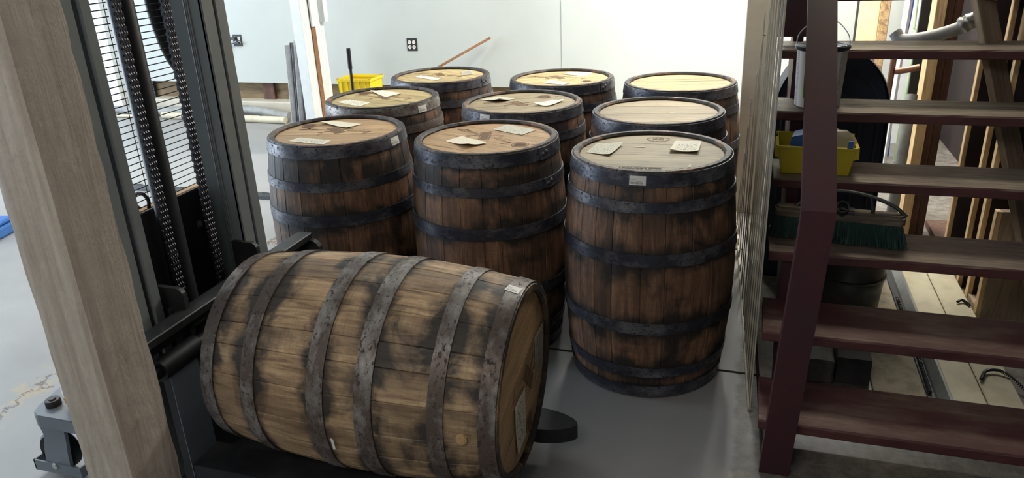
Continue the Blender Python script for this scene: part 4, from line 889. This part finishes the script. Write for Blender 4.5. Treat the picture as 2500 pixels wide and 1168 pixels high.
# white post with boards nailed to it
wp = empty('white_post', (-3.385, 5.42, 0), 0, 'bright white painted post with a brown strip standing behind the left barrels', 'post')
bm = B(); box(bm, (-.085, -.16, 0), (.0, .16, H-.02), bev=.003); obj('core', bm, 'white_paint', wp)
bm = B(); box(bm, (.0005, -.045, 0), (.010, .010, H-.02)); obj('brown_strip', bm, 'orange_stick', wp)
bm = B(); box(bm, (.0105, -.052, 1.03), (.026, .014, H-.02), bev=.002); obj('cover_board', bm, 'white_paint', wp)
bm = B(); box(bm, (.0005, .100, 1.05), (.050, .159, H-.02), bev=.002); obj('side_board', bm, 'white_paint', wp)
# bundle of steel studs leaning on the post
sb = empty('steel_stud_bundle', (-3.99, 6.0, 0), 0, 'bundle of perforated galvanised steel strips leaning by the white post', 'steel strips')
for i, (dx, dy, hh) in enumerate(((-.10, 0, .80), (-.06, .02, .82), (-.02, .0, .84), (.025, .01, .81), (.065, -.02, .74))):
    bm = B(); box(bm, (-.030, -.003, 0), (.030, .0, hh)); box(bm, (-.030, -.03, 0), (-.027, 0, hh)); box(bm, (.027, -.03, 0), (.030, 0, hh))
    if i >= 3:
        z_ = .1
        while z_ < hh-.03: box(bm, (-.008, -.0045, z_), (.012, -.0028, z_+.018), mi=1); z_ += .075
    obj('steel_strip', bm, ['galv' if i % 2 == 0 else 'galv_dark', 'black'], sb, loc=(dx, dy, 0), rot=(0, .05+.01*i, .55+.12*(-1)**i))
# outlets
def outlet(x, z_, label, cords=False):
    o = empty('wall_outlet', (x, Y1-.001, z_), 0, label, 'outlet')
    bm = B(); box(bm, (-.052, -.004, -.058), (.052, 0, .058), bev=.002); obj('box_frame', bm, 'black', o)
    for sx in (-.022, .022):
        for sz in (-.022, .022):
            bm = B(); prism(bm, [(sx+.016*math.cos(a), sz+.018*math.sin(a)) for a in [2*PI*i/12 for i in range(12)]], 'y', -.010, -.004); f = obj('receptacle', bm, 'white_plastic', o)
            bm = B(); box(bm, (sx-.007, -.0115, sz-.003), (sx-.005, -.0099, sz+.008)); box(bm, (sx+.005, -.0115, sz-.003), (sx+.007, -.0099, sz+.008)); obj('slot', bm, 'black', f)
    if cords:
        for sx, sz in ((-.02, .022), (.02, -.022)):
            bm = B(); box(bm, (sx-.03, -.045, sz-.014), (sx+.02, -.012, sz+.014), bev=.004); obj('plug', bm, 'bracket', o)
            bm = B(); tube(bm, smoothpath([(sx-.03, -.03, sz), (-.07, -.04, sz-.01), (-.10, -.03, -.06), (-.12, -.02, -.14)], 5), .004, 6); obj('cord', bm, 'rubber', o)
    return o
outlet(-3.07, .73, 'double white wall outlet in a black frame on the pale back wall'); outlet(-4.99, .77, 'wall outlet with two dark plugs and cords beside the mast', True)
# yellow crate and the black handled bar, brown batten
cr = empty('yellow_crate', (-3.235, 5.80, 0), 0, 'bright yellow plastic crate behind the second row of barrels', 'crate')
bm = B(); t = .006; hh = .58
for s in (-1, 1):
    hexa(bm, [(-.17, s*.11, 0), (.17, s*.11, 0), (.17, s*(.11-t), 0), (-.17, s*(.11-t), 0)], [(-.19, s*.13, hh), (.19, s*.13, hh), (.19, s*(.13-t), hh), (-.19, s*(.13-t), hh)])
    hexa(bm, [(s*.17, -.11, 0), (s*.17, .11, 0), (s*(.17-t), .11, 0), (s*(.17-t), -.11, 0)], [(s*.19, -.13, hh), (s*.19, .13, hh), (s*(.19-t), .13, hh), (s*(.19-t), -.13, hh)])
box(bm, (-.17, -.11, 0), (.17, .11, .006)); obj('body', bm, 'yellow_plastic', cr)
bm = B()
for s in (-1, 1): box(bm, (-.205, s*.13-.012, hh-.02), (.205, s*.13+.012, hh)); box(bm, (s*.19-.012, -.14, hh-.02), (s*.19+.012, .14, hh))
obj('rim', bm, 'yellow_plastic', cr)
for i in range(5):
    bm = B(); box(bm, (-.15+.07*i, -.140, hh-.12), (-.14+.07*i, -.128, hh-.02)); obj('rib', bm, 'yellow_plastic', cr)
cr.scale = (.80, .9, .97)
hb = empty('long_bar', (-2.755, 4.80, 0), 0, 'upright black bar with a ribbed rubber grip between white post and barrels', 'bar')
bm = B(); tube(bm, [(0, 0, .0), (.012, 0, .86)], .010, 12); obj('shaft', bm, 'black', hb, True)
bm = B(); tube(bm, [(.010, 0, .80), (.0125, 0, .945)], .014, 12)
for i in range(9): tube(bm, [(.0102+.0002*i, 0, .81+.014*i), (.0102+.0002*i, 0, .817+.014*i)], .0155, 12)
obj('grip', bm, 'rubber', hb, True)
lean('wood_batten', (-3.75, 5.90, .02), (-2.27, 6.50, .80), .035, .018, 'orange_stick', 'thin orange-brown batten leaning on the back wall behind the barrels', 'batten')
# blue tool case at the left edge
bc = empty('blue_case', (-4.62, 3.18, 0), .25, 'blue plastic case on the pale floor left of the near post', 'case')
bm = B(); box(bm, (-.20, -.12, .0), (.20, .12, .07), bev=.012); obj('shell', bm, 'blue_plastic', bc)
bm = B(); box(bm, (-.19, -.11, .071), (.19, .11, .10), bev=.01); obj('lid', bm, 'blue_plastic', bc)
bm = B(); box(bm, (.05, -.128, .03), (.12, -.119, .08), bev=.002); obj('latch', bm, 'black', bc)
# white bucket, foam wrapped post and lines behind the stair
fp = empty('wrapped_post', (.76, 6.1, 0), 0, 'yellow foam faced post with crumbling brown side behind the stair', 'post')
bm = B(); box(bm, (-.07, -.10, 0), (.055, .0, H-.02), bev=.004); obj('foam_face', bm, 'foam', fp)
bm = B(); box(bm, (.056, -.11, 0), (.12, .0, H-.02), bev=.004); obj('crumbling_side', bm, 'osb', fp)
bm = B(); tube(bm, [(-.085, -.05, 0), (-.085, -.05, H-.02)], .008, 8); obj('edge_rod', bm, 'bracket', fp)
wb = empty('white_bucket', (.655, 5.72, 0), 0, 'white plastic bucket seen over the top tread in front of the yellow post', 'bucket')
bm = B(); lathe(bm, [(0, .462), (.115, .462), (.135, .84), (.13, .84), (.11, .47), (0, .47)], 32); obj('body', bm, 'white_plastic', wb, True)
single('wooden_stand', (.50, 5.58, 0), (.80, 5.86, .46), 'brown_wood', 'low brown wooden box holding up the white bucket behind the stair', 'box', bev=.006)
for z_ in (.84, .81, .77):
    bm = B(); lathe(bm, [(.132, z_-.006), (.142, z_-.006), (.142, z_+.006), (.132, z_+.006)], 32, closed=True); obj('ring', bm, 'white_plastic', wb, True)
pipe('blue_water_line', [(.98, 5.9, 0.02), (.96, 5.9, .6), (.99, 5.9, 1.1), (.955, 5.9, 2.0), (.955, 5.9, 3.0)], .016, 'blue_line', 'blue tube hanging behind the stair', 'tube')
pipe('red_water_line', [(1.04, 5.85, .02), (1.05, 5.85, .9), (1.09, 5.85, 1.1), (1.07, 5.85, 2.0), (1.07, 5.85, 3.0)], .014, 'red_line', 'red tube hanging behind the stair', 'tube')
pipe('green_water_line', [(1.02, 5.8, .02), (1.03, 5.8, .86), (1.01, 5.8, 1.0), (1.0, 5.8, 1.6), (1.0, 5.8, 3.0)], .010, 'green_line', 'pale green tube hanging between the red and the blue tube', 'tube')
pipe('black_cable', [(1.01, 5.75, .9), (1.10, 5.7, .86), (1.18, 5.7, .95), (1.24, 5.7, 1.25), (1.26, 5.7, 3.0)], .006, 'black', 'thin black cable curving up beside the tubes', 'cable', 8)
pipe('grey_insulated_pipe', [(.60, 3.86, 1.155), (.63, 3.84, 1.125), (.72, 3.80, 1.14), (.82, 3.78, 1.175), (.90, 3.76, 1.22)], .028, 'pipe_grey', 'grey foam-sleeved pipe bending above the top tread', 'pipe')
bm = B(); rr = random.Random(8); pp = smoothpath([(.84, 3.775, 1.19), (.89, 3.76, 1.225), (.95, 3.75, 1.235)], 5); tube(bm, pp, [.034+rr.uniform(-.004, .006) for _ in pp], 10); tag(obj('tape_wrap', bm, 'foil', smooth=True), 'crumpled dark tape wrapped round the end of the grey sleeved pipe', 'tape')
pipe('brown_pipe', [(.725, 4.62, .02), (.725, 4.62, .5), (.73, 4.62, .90), (.73, 4.62, 1.0)], .016, 'copper', 'upright brown pipe behind the navy drum', 'pipe', n=2)
pipe('brown_pipe', [(.742, 4.60, .855), (.80, 4.60, .865), (.86, 4.60, .88)], .018, 'copper', 'short horizontal brown pipe joined to the upright one', 'pipe', n=2)
pipe('grey_drain_pipe', [(.72, 3.98, .02), (.735, 4.02, .30), (.755, 4.12, .60), (.775, 4.22, .80)], .028, 'pipe_grey', 'grey pipe rising between navy drum and pale stud', 'pipe')
lean('cream_board', (.86, 5.30, 0), (.90, 5.32, H-.05), .05, .02, 'white_paint', 'narrow white board standing behind the pipes', 'board')
lean('cream_board', (1.16, 6.35, 0), (1.16, 6.4, H-.05), .22, .02, 'white_paint', 'wide white board against the back wall behind the hanging tubes', 'board')
lean('dark_board', (.90, 4.75, 0), (.90, 4.8, H-.05), .10, .02, 'bracket', 'dark grey board standing just behind the pale stud', 'board')
lean('leaning_plank', (1.225, 3.17, 0), (.66, 3.66, 1.95), .13, .025, 'pine_raw', 'wide weathered plank leaning in front of the stud wall', 'plank')
single('block_offcut', (.962-.0+.04, 3.39, 0), (1.05, 3.5, .05), 'pine_raw', 'weathered timber offcut with flaking edge beside the cream panels', 'timber')
